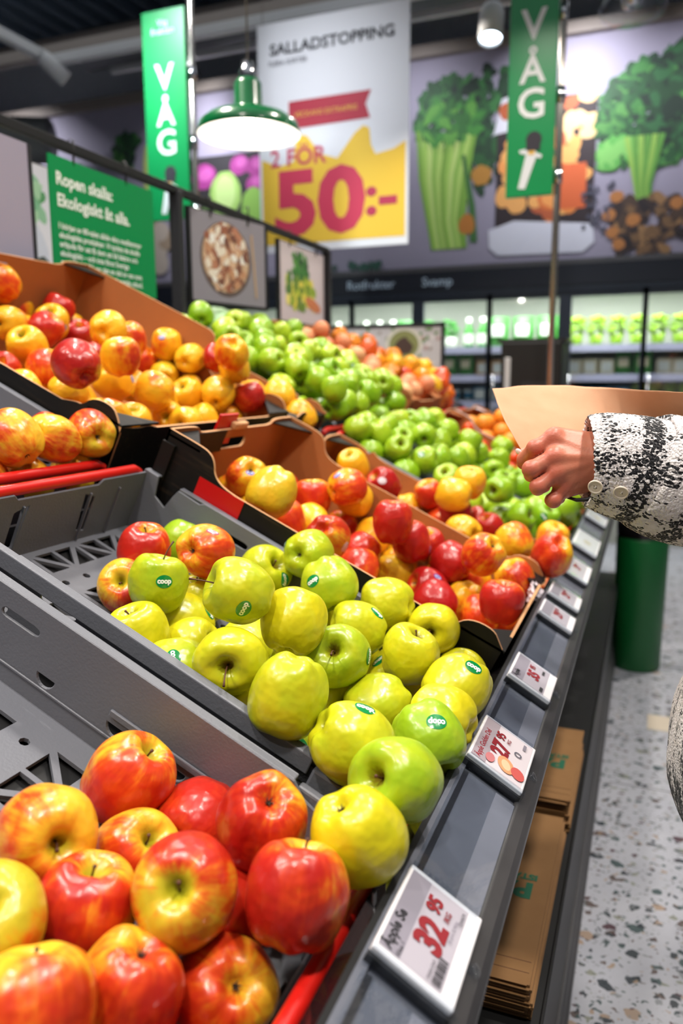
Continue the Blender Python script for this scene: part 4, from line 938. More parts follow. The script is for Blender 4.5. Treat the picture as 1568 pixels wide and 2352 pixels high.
APPLES = [
('A1',0.2522,0.4767,-0.056,0.0408,'P','S',(0.84,-0.49,0.23),(-0.43,-0.86,0.28),0.9,0.52,0.35,()),
('A2',0.2503,0.5927,-0.0659,0.0417,'P','S',(0.6,0.19,0.78),(0.42,-0.86,-0.28),0.8,0.72,0.3,()),
('A3',0.1944,0.5392,-0.0806,0.0381,'P','S',(0.69,-0.18,0.7),(0.28,-0.92,0.27),0.8,0.62,0.45,()),
('A4',0.1754,0.6156,-0.0746,0.039,'P','S',(0.01,-1.0,-0.07),(0.59,-0.29,0.75),0.8,0.85,0.6,()),
('A5',0.1084,0.5726,0.0045,0.0402,'P','C',(-0.42,0.41,-0.81),(-0.46,-0.88,0.16),0.9,0.85,0.85,()),
('A6',0.0451,0.5085,0.0199,0.0402,'P','S',(0.01,0.39,0.92),(-0.09,-0.21,0.97),0.9,0.78,0.75,()),
('A7',0.1799,0.4462,-0.0628,0.0404,'P','S',(0.17,0.18,0.97),(0.01,-0.69,0.73),0.9,0.75,1,()),
('A8',0.1203,0.4772,-0.0129,0.0411,'P','S',(0.28,-0.75,0.6),(0.1,0.24,0.97),0.45,0.7,0.75,()),
('A9',0.0953,0.5399,-0.0682,0.039,'P','N',(-0.34,-0.57,0.75),(-0.04,-0.43,0.9),0.6,0.95,0.5,()),
('A10',0.2179,0.3801,-0.0428,0.039,'P','S',(0.36,-0.51,0.78),(0.75,-0.45,-0.48),0.3,0.35,0.4,()),
('A11',0.1114,0.4091,-0.0515,0.0395,'P','C',(-0.34,-0.14,-0.93),(0.92,-0.37,-0.07),0.8,0.75,0.6,()),
('A12',0.0583,0.4705,-0.0624,0.0402,'P','C',(-0.61,0.47,-0.63),(-0.31,-0.57,0.76),0.8,0.72,0.35,()),
('A13',0.143,0.3398,-0.0316,0.039,'P','S',(-0.21,0.39,0.9),(0.96,-0.29,0.02),0.9,0.6,0.35,()),
('B1',0.5288,0.9777,-0.0541,0.0402,'P','S',(0.26,-0.1,0.96),(0.17,-0.9,0.4),0.9,0.9,0.7,()),
('B2',0.5192,1.0753,-0.0592,0.039,'G','N',(0.17,0.47,0.87),(0.15,-0.73,0.67),0.3,0,0,()),
('B3',0.4386,0.9832,-0.0012,0.04,'P','C',(0.02,0.98,-0.22),(0.73,-0.65,-0.22),0.9,0.7,0.15,('p',0.51,-0.26,0.82,0.86,0.51,-0.04)),
('B4',0.501,0.9089,-0.0806,0.0384,'P','S',(0.42,-0.78,0.47),(0.93,-0.28,-0.26),0.9,0.68,0.6,()),
('B5',0.4387,0.8779,-0.0272,0.0393,'Y','S',(0.18,0.12,0.98),(0.16,-0.7,0.7),0.35,0,0,('g',0.7,-0.66,0.26,0.83,0.56,-0.06)),
('B6',0.398,0.9187,-0.0806,0.0406,'Y','S',(-0.64,-0.51,0.57),(0.12,-0.67,0.73),0.8,0,0,('g',0.9,0.22,0.38,0.51,0.02,-0.86)),
('B7',0.4175,0.9948,-0.0762,0.039,'Y','N',(-0.19,-0.27,0.94),(0.11,-0.69,0.71),0.8,0,0,()),
('B8',0.3028,0.8122,0.061,0.0401,'Y','S',(-0.72,-0.57,0.39),(0.07,-0.71,0.7),0.5,0,0,('g',0.57,-0.78,-0.27,0.18,0.38,0.91)),
('B9',0.3804,1.0955,-0.0333,0.0401,'Y','S',(0.8,-0.25,0.54),(0.05,-0.73,0.69),0.55,0,0,('g',0.95,-0.27,-0.16,0.31,-0.1,-0.95)),
('B10',0.3305,1.1133,0.0247,0.0385,'Y','C',(0.07,0.98,-0.18),(0.01,-0.74,0.67),0.35,0,0,('g',-0.78,-0.53,0.33,0.24,0.33,0.91)),
('B11',0.2643,1.0526,0.0249,0.0401,'Y','S',(0.49,-0.3,-0.82),(-0.02,-0.72,0.69),0.3,0,0,('g',-0.27,-0.91,0.32,0.8,0.44,0.4)),
('B12',0.2361,0.8557,0.0418,0.04,'Y','C',(0.0,0.57,0.82),(0.0,-0.69,0.73),0.95,0.05,0,()),
('B13',0.3963,0.7933,-0.057,0.039,'Y','S',(-0.2,-0.19,0.96),(0.16,-0.65,0.75),0.9,0,0,()),
('B14',0.346,0.8525,-0.0699,0.039,'Y','N',(0.9,0.15,0.42),(0.1,-0.65,0.76),0.85,0,0,()),
('B15',0.3207,0.7713,-0.0569,0.039,'Y','N',(-0.33,0.55,0.76),(0.11,-0.62,0.77),0.5,0,0,('g',0.34,-0.58,0.74,0.27,-0.24,-0.93)),
('B16',0.258,0.7583,0.0078,0.0401,'Y','S',(0.35,-0.93,0.12),(0.06,-0.65,0.76),0.7,0,0,()),
('B17',0.298,0.9221,-0.0605,0.039,'Y','N',(-0.9,-0.04,0.43),(0.04,-0.66,0.75),0.6,0,0,()),
('B18',0.1713,0.7267,0.0311,0.0422,'Y','C',(-0.25,-0.25,-0.94),(-0.02,-0.62,0.78),0.55,0,0,()),
('B19',0.226,0.7682,-0.0635,0.039,'Y','N',(-0.42,-0.32,0.85),(0.03,-0.59,0.8),1,0,0,()),
('B20',0.1733,0.8935,0.0131,0.0403,'Y','S',(0.13,-0.8,0.58),(-0.06,-0.66,0.75),0.3,0,0,('g',0.99,0.02,0.15,-0.04,0.35,0.94)),
('B21',0.1896,1.0167,0.0036,0.0401,'Y','S',(-0.83,-0.5,0.22),(-0.07,-0.69,0.72),0.6,0,0,('g',0.75,-0.01,0.66,0.56,-0.08,-0.82)),
('B22',0.1829,1.1133,0.0215,0.0392,'Y','C',(-1.0,-0.04,0.05),(-0.09,-0.71,0.7),0.7,0,0,()),
('B23',0.1034,1.1133,0.0237,0.0392,'Y','S',(0.12,-0.99,0.07),(-0.15,-0.68,0.71),1,0,0,()),
('B24',0.1044,0.9975,0.0208,0.0397,'Y','N',(0.36,-0.04,0.93),(-0.13,-0.66,0.74),0.8,0,0,()),
('B25',0.1136,1.0435,-0.0425,0.0405,'Y','N',(0.41,0.84,0.36),(-0.12,-0.65,0.75),0.8,0,0,('g',-0.49,-0.51,0.71,-0.76,-0.43,-0.48)),
('B26',0.0993,0.8951,-0.0137,0.0401,'Y','S',(-0.66,-0.66,-0.35),(-0.12,-0.62,0.78),0.5,0,0,()),
('B27',0.0326,1.0956,-0.0064,0.0354,'Y','N',(-0.12,-0.47,0.87),(-0.19,-0.64,0.74),0.85,0,0,()),
('B28',0.0272,0.9548,0.0377,0.0416,'Y','S',(-0.55,-0.62,-0.56),(-0.19,-0.63,0.75),0.85,0,0,('g',0.55,-0.3,0.78,0.94,0.07,-0.35)),
('B29',0.022,0.8772,0.0264,0.0388,'Y','C',(-0.97,0.12,0.19),(0.78,-0.61,0.16),1,0.12,0,('g',-0.88,-0.21,0.43,-0.15,0.38,0.91)),
('B30',0.0234,0.799,0.0355,0.04,'Y','S',(0.53,-0.48,-0.7),(-0.18,-0.59,0.79),0,0,0,('g',0.37,-0.52,0.77,-0.96,-0.27,-0.04)),
('B31',0.0862,0.7106,0.034,0.0402,'Y','C',(0.78,0.3,-0.55),(-0.1,-0.59,0.8),0.6,0,0,('g',0.33,0.11,0.94,0.95,0.28,-0.16)),
('B32',0.0264,0.6594,0.0585,0.041,'Y','S',(-0.36,-0.82,0.44),(-0.16,-0.55,0.82),0.15,0,0,()),
('B33',0.0297,0.5826,0.0414,0.0393,'Y','C',(0.39,0.3,-0.87),(-0.14,-0.51,0.85),0.95,0,0,()),
('B34',0.1427,0.7586,-0.067,0.039,'Y','N',(-0.55,0.01,0.84),(-0.04,-0.56,0.83),0.3,0,0,('g',0.48,-0.28,0.83,0.71,-0.06,-0.7)),
('B35',0.1559,0.9195,-0.0629,0.039,'Y','S',(0.74,-0.61,0.28),(-0.07,-0.62,0.78),0.8,0,0,()),
('B36',0.0727,0.7294,-0.0459,0.039,'Y','N',(-0.16,-0.54,0.83),(-0.11,-0.54,0.84),0.6,0,0,()),
('B37',0.1363,0.8368,-0.0732,0.039,'Y','N',(-0.39,-0.48,0.79),(-0.07,-0.58,0.81),0.9,0,0,()),
('C1',0.57,1.3294,0.0089,0.0391,'R','C',(-0.61,0.6,-0.52),(0.1,-0.8,0.6),0.9,0.55,0.2,('b',0.59,-0.73,0.34,0.88,0.47,-0.02)),
('C1b',0.6006,1.37,-0.0508,0.039,'R','N',(-0.35,0.37,0.86),(0.11,-0.78,0.61),0.9,0.5,0.2,()),
('C2',0.4693,1.2217,0.0477,0.0409,'R','S',(-0.3,-0.54,-0.79),(0.07,-0.79,0.61),0.55,0.05,0.2,()),
('C2b',0.515,1.3128,-0.045,0.039,'R','N',(-0.91,0.12,0.41),(0.08,-0.77,0.64),0.9,0.2,0.2,()),
('C3',0.4923,1.5168,-0.024,0.0405,'R','S',(0.05,-0.09,0.99),(0.37,-0.85,-0.37),0.9,0.78,0.25,()),
('C4',0.4359,1.5268,0.0301,0.0389,'R','N',(0.59,0.78,0.21),(0.91,-0.41,0.09),0.9,0.65,0.3,('b',-0.28,-0.65,0.71,0.79,0.37,0.49)),
('C4b',0.4806,1.3833,-0.0519,0.039,'R','N',(-0.08,-0.09,0.99),(0.88,-0.45,0.13),0.9,0.7,0.4,()),
('C5',0.4304,1.5956,-0.0048,0.0387,'R','C',(0.42,0.85,-0.33),(-0.03,-0.79,0.61),0.95,0.15,0.3,()),
('C6',0.3639,1.2921,-0.0014,0.0401,'R','C',(-0.07,0.83,-0.56),(-0.01,-0.76,0.65),0.7,0.85,0.7,('w',0.93,-0.13,-0.35,0.25,0.3,0.92)),
('C6b',0.4532,1.4568,-0.0567,0.039,'R','N',(-0.71,0.44,0.54),(0.01,-0.77,0.64),0.9,0.2,0.2,()),
('C7',0.4255,1.5956,-0.0806,0.0362,'R','N',(-0.09,-0.24,0.97),(-0.02,-0.77,0.64),0.8,0.85,0.55,()),
('C8',0.3506,1.5779,-0.0553,0.039,'R','N',(0.16,0.67,0.73),(-0.28,-0.73,0.63),1,0.3,0.1,()),
('C9',0.3339,1.4583,-0.0578,0.039,'R','N',(0.46,0.46,0.76),(-0.05,-0.75,0.66),0.9,0.8,0.5,()),
('C10',0.3035,1.3688,-0.0581,0.039,'R','N',(-0.03,0.64,0.76),(-0.05,-0.73,0.68),0.9,0.8,0.25,()),
('C11',0.2981,1.4462,0.037,0.0401,'R','N',(0.07,-0.01,1.0),(-0.07,-0.77,0.63),0.8,0.95,0.75,()),
('C12',0.261,1.521,-0.0038,0.0388,'R','N',(-0.16,-0.07,0.98),(-0.1,-0.75,0.65),0.8,0.97,0.85,('b',0.96,0.03,-0.29,0.01,0.21,0.98)),
('C13',0.2379,1.5956,-0.0136,0.0348,'R','N',(0.03,-0.29,0.96),(0.46,-0.59,0.66),0.8,0.9,0.8,()),
('C14',0.2785,1.5956,-0.0806,0.0378,'R','S',(-0.47,-0.2,0.86),(0.61,-0.31,0.73),0.95,0.4,0.2,('b',-0.67,-0.48,0.56,0.87,0.35,0.34)),
('C15',0.2653,1.5189,-0.0806,0.0385,'R','C',(0.83,0.44,-0.34),(-0.09,-0.73,0.68),0.6,0.08,0.2,()),
('C16',0.1855,1.4919,-0.0596,0.039,'R','N',(-0.68,-0.63,0.38),(-0.13,-0.72,0.68),0.8,1,1,('b',0.62,-0.42,0.66,0.94,0.17,-0.31)),
('C17',0.1863,1.5956,-0.0732,0.0373,'R','N',(0.66,-0.25,0.71),(0.7,-0.69,-0.18),0.95,0.5,0.2,()),
('C18',0.1731,1.5513,-0.0094,0.039,'R','N',(-0.74,0.27,0.62),(-0.15,-0.73,0.66),0.8,1,0.9,()),
('C19',0.15,1.4218,-0.0531,0.039,'R','N',(-0.78,0.38,0.49),(-0.14,-0.7,0.69),0.8,0.97,1,()),
('C20',0.1118,1.5197,-0.0591,0.039,'R','C',(-0.38,0.12,-0.92),(0.91,-0.4,-0.01),0.85,0.5,0.3,()),
('C21',0.1152,1.5956,-0.0392,0.0371,'R','N',(-0.2,-0.0,0.98),(-0.65,-0.75,-0.08),0.85,0.7,0.7,()),
('C22',0.1186,1.4933,0.0564,0.0401,'R','C',(-0.64,0.42,-0.64),(-0.67,-0.74,0.0),0.8,0.62,0.95,()),
('C23',0.0434,1.6012,0.0095,0.0401,'R','S',(-0.39,-0.19,0.9),(0.58,-0.63,0.51),0.9,0.6,0.85,()),
('C24',0.0417,1.3821,0.0255,0.0401,'R','S',(0.14,0.05,0.99),(-0.21,-0.7,0.69),0.8,0.88,0.85,()),
('C25',0.067,1.4564,-0.0458,0.039,'R','N',(-0.03,0.67,0.74),(-0.19,-0.69,0.7),0.9,0.6,0.3,()),
('D1',0.5654,1.9539,-0.0354,0.0401,'R','S',(-0.2,-0.53,0.83),(-0.02,-0.81,0.58),1,0.08,0.2,()),
('D2',0.4405,1.8429,-0.0102,0.0401,'R','N',(-0.44,-0.64,0.63),(-0.05,-0.8,0.6),0.8,1,1,('w',0.19,-0.92,0.34,0.95,0.31,0.0)),
('D3',0.3918,1.9906,-0.0806,0.039,'R','N',(-0.22,0.17,0.96),(-0.43,-0.69,0.59),0.95,0.45,0.3,('w',0.82,-0.57,0.04,0.43,0.27,0.86)),
('D4',0.3548,1.9906,-0.0126,0.0378,'R','N',(-0.28,-0.42,0.86),(-0.11,-0.79,0.61),0.9,0.8,0.5,()),
('D5',0.2762,1.8566,0.0486,0.0399,'R','C',(-0.97,0.06,0.22),(0.92,-0.39,-0.11),1,0.12,0.3,()),
('D6',0.2648,1.929,0.0775,0.0402,'R','N',(0.07,-0.18,0.98),(0.67,-0.74,0.12),0.95,0.3,0.2,()),
('D7',0.2676,1.9337,-0.003,0.0392,'R','N',(0.95,0.24,0.21),(-0.14,-0.77,0.62),0.5,1,1.3,()),
('D8',0.2164,1.9906,-0.0157,0.034,'R','N',(0.84,0.17,0.51),(-0.16,-0.76,0.62),0.8,0.85,0.7,()),
('D9',0.2937,1.9906,-0.0631,0.0384,'R','C',(-0.74,0.55,-0.38),(-0.51,-0.84,-0.19),0.9,0.7,0.25,()),
('D10',0.2018,1.7542,0.004,0.0401,'R','C',(-0.79,0.61,-0.02),(-0.65,-0.76,-0.01),0.9,0.45,0.5,()),
('D11',0.0907,1.7717,0.0377,0.0401,'R','C',(-0.62,0.42,0.67),(0.71,-0.68,0.18),0.95,0.45,0.5,()),
('D12',0.1335,1.9906,-0.044,0.0398,'R','N',(0.55,0.01,0.84),(0.56,-0.77,-0.32),0.9,0.75,0.4,()),
('D13',0.1673,1.9309,-0.0053,0.039,'R','N',(-0.27,-0.42,0.87),(-0.18,-0.75,0.63),0.8,1,0.9,()),
('D14',0.0268,2.0083,0.0356,0.0397,'R','N',(0.4,-0.12,0.91),(0.12,-0.94,-0.33),1,0.5,0.25,()),
('D15',0.0059,1.6767,0.0775,0.043,'R','C',(-0.4,0.55,-0.73),(-0.25,-0.72,0.64),0.8,0.85,0.35,()),
('D16',0.039,1.9906,-0.0449,0.039,'R','N',(0.59,-0.38,0.71),(-0.23,-0.72,0.65),0.9,0.7,0.4,()),
('E1',1.4053,1.4938,0.0647,0.0401,'R','N',(-0.21,-0.72,0.66),(0.83,-0.41,-0.39),0.9,0.6,0.2,()),
('E2',1.4806,1.7206,-0.0119,0.0385,'R','N',(-0.01,0.28,0.96),(0.34,-0.84,0.42),0.8,1,1,('b',0.99,-0.06,-0.13,0.75,0.67,0.03)),
('E3',1.4366,1.6009,-0.0023,0.0401,'R','N',(0.02,0.3,0.95),(0.08,-0.84,0.53),0.9,0.65,0.45,()),
('E4',1.3625,1.6547,0.0305,0.0394,'R','N',(0.32,0.17,0.93),(0.32,-0.85,0.42),0.8,0.95,0.7,()),
('E5',1.2974,1.5686,0.02,0.0402,'R','S',(0.32,-0.58,0.75),(0.28,-0.79,0.54),0.9,0.3,0.3,('b',0.93,-0.01,-0.37,0.16,0.05,0.99)),
('E6',1.3052,1.4391,0.0036,0.0393,'R','C',(-0.17,0.98,0.07),(0.88,-0.07,0.47),0.9,0.35,0.3,()),
('E7',1.2573,1.5013,0.0111,0.0403,'R','N',(0.64,0.22,0.74),(0.33,-0.83,0.45),0.8,0.95,0.65,()),
('E8',1.1367,1.3243,0.0205,0.0401,'R','S',(0.14,-0.72,0.68),(0.56,-0.15,-0.82),0.95,0.25,0.2,('b',0.64,0.36,-0.68,0.39,0.3,0.87)),
('E9',1.2971,1.6809,-0.0148,0.0398,'R','N',(0.35,-0.45,0.82),(0.29,-0.84,0.45),0.8,1,1.1,()),
('E10',1.3649,1.7206,-0.0116,0.034,'R','N',(0.21,0.17,0.96),(0.3,-0.84,0.44),0.9,0.1,0.2,()),
('E11',1.0766,1.4789,0.0952,0.0392,'R','C',(-0.31,0.91,0.26),(-0.34,-0.7,-0.63),1,0.55,0.15,()),
('E12',1.0708,1.5546,0.0744,0.0409,'R','N',(0.0,-0.35,0.94),(0.99,-0.0,-0.12),0.9,0.6,0.45,()),
('E13',0.8778,1.1517,0.0966,0.0414,'R','C',(-0.77,0.38,0.52),(0.22,-0.9,0.38),0.8,0.9,0.9,()),
('E14',0.9469,1.3681,0.0859,0.0401,'R','S',(0.12,-0.25,0.96),(0.98,0.03,-0.21),0.95,0.55,0.45,()),
('E15',1.0073,1.4603,-0.0006,0.0401,'R','S',(-0.44,-0.64,0.62),(0.77,-0.19,-0.6),1,0.25,0.2,('b',0.93,0.33,0.16,0.39,0.3,-0.87)),
('E16',0.8941,1.4471,0.0328,0.0401,'R','C',(-0.89,-0.31,0.34),(0.05,-0.42,0.91),0.95,0.4,0.7,()),
('E17',1.1273,1.7206,-0.0001,0.0379,'R','C',(-0.77,-0.04,-0.64),(-0.09,-0.9,-0.42),0.8,0.7,0.6,()),
('E18',1.0861,1.7383,0.0659,0.0393,'R','N',(0.3,-0.29,0.91),(-0.06,-1.0,-0.04),1,0.4,0.3,('b',0.29,-0.89,0.35,0.82,0.55,-0.17)),
('E19',1.0497,1.7205,-0.0045,0.037,'R','C',(-0.61,0.78,0.15),(0.21,-0.84,0.49),0.6,0.1,0.2,()),
('E20',1.0089,1.7383,0.0626,0.0368,'R','C',(-0.1,0.95,0.3),(0.76,-0.28,0.58),0.7,0.2,0.6,()),
('E21',0.9309,1.6544,-0.0029,0.0398,'R','N',(0.01,-0.75,0.66),(0.18,-0.84,0.52),1,0.05,0.2,()),
('E22',0.8643,1.6646,0.037,0.0391,'R','N',(-0.25,0.77,0.59),(-0.47,-0.54,0.69),0.85,0.2,0.4,()),
('E23',0.8186,1.7383,0.0488,0.037,'R','N',(-0.15,-0.17,0.97),(0.94,-0.28,-0.19),0.9,0.88,0.7,()),
('E24',0.8698,1.708,0.1018,0.0369,'R','N',(-0.28,0.07,0.96),(0.14,-0.86,0.49),0.85,0.15,0.4,()),
('E25',0.9402,1.7383,0.097,0.034,'R','N',(0.44,-0.66,0.61),(0.16,-0.87,0.48),0.8,0.97,0.9,()),
('E26',0.8593,1.6447,0.1457,0.0396,'R','C',(-0.5,0.71,-0.51),(-0.3,-0.9,-0.32),1,0.55,0.15,()),
('E27',0.9718,1.7206,-0.0041,0.034,'R','N',(0.08,-0.46,0.89),(0.92,-0.34,-0.2),0.9,0.3,0.6,()),
('E28',0.8949,1.7383,0.0323,0.034,'R','N',(-0.43,0.5,0.75),(0.14,-0.85,0.51),1,0.05,0.2,()),
('E29',1.0605,1.3028,0.0025,0.039,'R','N',(-0.27,0.25,0.93),(0.32,-0.81,0.49),0.9,0.65,0.2,()),
('E30',1.1085,1.5255,0.0032,0.039,'R','N',(-0.81,-0.19,0.55),(0.27,-0.83,0.48),0.8,0.9,0.6,()),
('E31',1.33,1.5097,-0.0206,0.0374,'R','N',(0.34,-0.06,0.94),(0.35,-0.83,0.44),0.9,0.5,0.25,()),
('F1',0.8204,1.9083,0.0465,0.04,'R','C',(-0.79,-0.05,0.61),(0.08,-0.85,0.52),1,0.12,0.2,()),
('F2',0.7455,1.9203,0.0229,0.0406,'R','C',(-0.69,-0.01,0.72),(0.86,0.05,0.51),1,0.35,0.3,()),
('F3',0.8273,1.9606,-0.012,0.0371,'R','N',(-0.01,0.41,0.91),(0.08,-0.84,0.53),1,0.6,0.3,()),
('G1',0.7639,0.914,0.0249,0.0396,'P','C',(-0.68,-0.03,0.73),(0.42,-0.88,-0.23),0.95,0.5,0.2,()),
('G2',0.7589,0.9921,0.0217,0.0391,'P','C',(-0.03,0.95,-0.31),(0.61,-0.12,-0.78),0.75,0.5,0.8,()),
('G3',0.7458,1.0683,0.0309,0.0395,'P','C',(-0.81,0.57,0.1),(-0.05,-0.55,0.84),0.5,0.6,0.7,())]
FILL = {'A':[(0.0887,0.3143,-0.082),(0.0785,0.6147,-0.082),(0.2174,0.315,-0.082),(0.0431,0.3966,-0.082)],
'B':[(0.2772,1.0922,-0.0499),(0.2212,0.9862,-0.082),(0.0337,1.0295,-0.082),(0.036,0.8075,-0.082),(0.037,0.8937,-0.082),(0.1002,0.9766,-0.082),(0.3218,1.0141,-0.082),(0.2204,0.8557,-0.082),(0.1742,1.0789,-0.082),(0.0278,0.9634,-0.0392)],
'C':[(0.5174,1.5879,-0.0571),(0.2763,1.2755,-0.082),(0.0895,1.3465,-0.082),(0.3795,1.3581,-0.082),(0.4395,1.3035,-0.082),(0.3804,1.2404,-0.0659),(0.5787,1.2528,-0.0594),(0.5665,1.5234,-0.0398),(0.2253,1.3573,-0.082),(0.0386,1.2947,-0.0602),(0.5509,1.4613,-0.082),(0.0352,1.5396,-0.0494),(0.4973,1.2453,-0.082),(0.0346,1.3996,-0.082)],
'D':[(0.0942,1.7524,-0.082),(0.2045,1.7291,-0.082),(0.2802,1.8385,-0.082),(0.427,1.8602,-0.082),(0.4537,1.7876,-0.082),(0.1936,1.9262,-0.082),(0.0745,1.9352,-0.082),(0.5032,1.9426,-0.082),(0.187,1.8092,-0.0521),(0.0823,1.8442,-0.082),(0.0175,1.7073,-0.082),(0.0235,1.7836,-0.082),(0.5141,1.849,-0.082),(0.581,1.8975,-0.0817),(0.2756,1.7552,-0.0684),(0.1401,1.7155,-0.0328),(0.4457,1.9164,-0.0341)],
'E':[(1.4518,1.4661,0.0019),(1.1446,1.4442,-0.022),(0.7473,1.7031,-0.022),(1.3475,1.3631,-0.022),(1.1077,1.2431,-0.022),(1.0849,1.3756,-0.022),(1.1105,1.6014,-0.022),(0.768,1.606,-0.022),(0.9699,1.3096,-0.022),(0.8837,1.1863,-0.022),(0.8626,1.3627,-0.022),(1.4682,1.5352,0.0344),(1.2171,1.2749,-0.022),(0.831,1.2356,0.0085),(0.8733,1.5029,-0.022),(0.8069,1.469,-0.0034),(1.2216,1.7021,-0.0197),(1.0241,1.2141,-0.022),(1.0295,1.5691,-0.022),(0.9363,1.5553,-0.022),(0.8471,1.6112,-0.022),(1.4015,1.4119,0.0225),(0.7873,1.1721,0.0094),(0.8444,1.7162,-0.022),(0.8957,1.2949,-0.022),(1.1799,1.6395,-0.0187),(0.9354,1.2318,0.0118),(1.1769,1.3722,-0.022)],
'F':[(0.7535,1.9562,-0.042),(0.8396,1.8359,-0.042),(0.885,1.9165,-0.042),(0.7525,1.8537,-0.042),(0.8687,1.8514,0.0301)],
'G':[(0.7627,0.8765,-0.042),(0.8205,0.9771,-0.042),(0.7417,1.05,-0.042),(0.8353,0.8955,-0.042),(0.7449,0.9523,-0.042),(0.8129,1.049,-0.008)]}
SKIP = set([7,9,10,14,15,16,17,19,20,21,24,25,27,29,30,31,32,33,34,35,37,38,39,40,41,43,44,45,46,48,52,55,57,68,71,74,75,76,77,80,85,86,87,92,93,94,100,101,103,106,113,125,130,131,132,133,134,135,137,139,140,141,142,143,144,145,147,149,150,151,152,154,155,156,159,160,162,168,170,175,185,187,188,190,191,192,193,194,197,198,199,200,203,204,206,210,211,215,216,241,242,243,244,245,246,247,248,249,250,251,252,255,256,257,258,260,262,264,265,266,267,268,269,270,271,272,274,275,276,277,296,297,298,299,300,301,302,303,304,305,306,307,308,309,310,311,312,313,314,316,317,318,319,320,321,322,323,324,325,326,327,328,329,330,331,332,333,334,335,336,338,339,340,341,342,343,344,345,346,347,348,349,350,351,352,355,357,358,359,363,364,366,367,370,372,374,376,377,379,381,383,384,386,394,396,397,398,399,400,401,402,403,404,405,406,407,408,409,410,412,427,431,436,437,439,440,441,442,443,444,445,446,447,448,449,450,451,452,454,455,456,457,458,459,460,461,462,463,464,465,469,470,472,474,476,477,481,482,496,498,499,500,501,502,503,504,506,507,508,509,510,511,512,513,514,515,516,517,519,521,522,523,524,526,527,528,533,537])
STUFF = set([])
# ================================================================== APPLES
def cr(P, n):
    out = []
    for i in range(len(P)-1):
        p0 = P[max(i-1, 0)]; p1 = P[i]; p2 = P[i+1]; p3 = P[min(i+2, len(P)-1)]
        for k in range(n):
            t = k/n; a = [0.5*((2*p1[j])+(-p0[j]+p2[j])*t+(2*p0[j]-5*p1[j]+4*p2[j]-p3[j])*t*t+(-p0[j]+3*p1[j]-3*p2[j]+p3[j])*t**3) for j in (0, 1)]
            out.append((max(a[0], 0), a[1]))
    out.append(P[-1]); return out
PROF = [(.0, .48), (.05, .50), (.12, .60), (.21, .74), (.34, .855), (.50, .90), (.68, .85), (.86, .66), (.97, .36), (1.0, .05), (.96, -.28), (.85, -.58), (.68, -.80), (.50, -.91), (.34, -.925), (.22, -.86), (.12, -.76), (.05, -.72), (0, -.71)]
PROFT = [(.0, .62), (.05, .64), (.12, .74), (.20, .86), (.32, .96), (.47, 1.0), (.64, .95), (.83, .76), (.96, .46), (1.0, .12), (.955, -.25), (.85, -.58), (.70, -.82), (.53, -.955), (.36, -.985), (.23, -.92), (.12, -.83), (.05, -.79), (0, -.78)]
def apple_mesh(name, mat, seed, prof, seg, n, lob=.03, tilt=.05):
    r = random.Random(seed); pr = cr(prof, n); vs = []; fs = []
    ph = r.random()*6.28; sk = r.uniform(-tilt, tilt); e1 = r.uniform(.0, .05); lw = lob*r.uniform(.6, 1.4); off = Vector((r.random()*50, r.random()*50, 0))
    for i, (q, z) in enumerate(pr):
        for k in range(seg):
            a = 2*math.pi*k/seg
            lower = max(0, -z+.1); g = 1+lw*math.cos(5*a+ph)*lower*(1 if q > .15 else 0)+e1*math.cos(2*a+ph*1.7)
            ridge = .03*math.cos(5*a+ph)*max(0, 1-abs(q-.5)/.4)
            d = noise.noise(Vector((math.cos(a)*q, math.sin(a)*q, z))*1.3+off)*.05
            x, y = q*g*math.cos(a), q*g*math.sin(a)
            v = Vector((x, y, z+(-ridge if z < 0 else ridge*.5)+sk*x*(1.2)))
            vs.append(v*(1+d))
    for i in range(len(pr)-1):
        for k in range(seg):
            a, b, c, d = i*seg+k, i*seg+(k+1) % seg, (i+1)*seg+(k+1) % seg, (i+1)*seg+k
            fs.append((a, d, c, b))
    me = bpy.data.meshes.new(name); me.from_pydata([tuple(v) for v in vs], [], fs)
    bm = bmesh.new(); bm.from_mesh(me); bmesh.ops.remove_doubles(bm, verts=bm.verts, dist=1e-5); bm.to_mesh(me); bm.free()
    for p in me.polygons: p.use_smooth = True
    me.materials.append(MT[mat]); return me
VAR = {}
for ty, prof, n in (('Y', PROF, 5), ('P', PROFT, 5), ('R', PROF, 4), ('G', PROF, 4)):
    VAR[ty] = [apple_mesh('apple', 'ap'+ty, 100*ord(ty)+i, (PROFT if (ty == 'Y' and i == 5) or (ty == 'R' and i % 2) else prof) if not (ty == 'P' and i == 1) else PROF, 48 if n == 5 else 32, 4 if n == 5 else 3, .035, .06) for i in range(6)]
BV = {}
def bvh(me):
    if me.name not in BV: BV[me.name] = BVHTree.FromPolygons([v.co.copy() for v in me.vertices], [tuple(p.vertices) for p in me.polygons])
    return BV[me.name]
def stem_mesh(L, bend, r, seed):
    rr_ = random.Random(seed); a = rr_.random()*6.28; m = MB()
    pts = [(bend*(q**2)*math.cos(a), bend*(q**2)*math.sin(a), .50+L*q) for q in (0, .2, .4, .6, .8, 1)]
    m.tube(pts, [r*1.1, r, r*.85, r*.8, r*.9, r*1.5], 8); me = bpy.data.meshes.new('stem'); m.bm.to_mesh(me); m.bm.free(); me.materials.append(MT['stem']); return me
STEMS = {'short': [stem_mesh(.42, .12, .028, i) for i in range(3)], 'long': [stem_mesh(.95, .35, .026, i+9) for i in range(4)]}
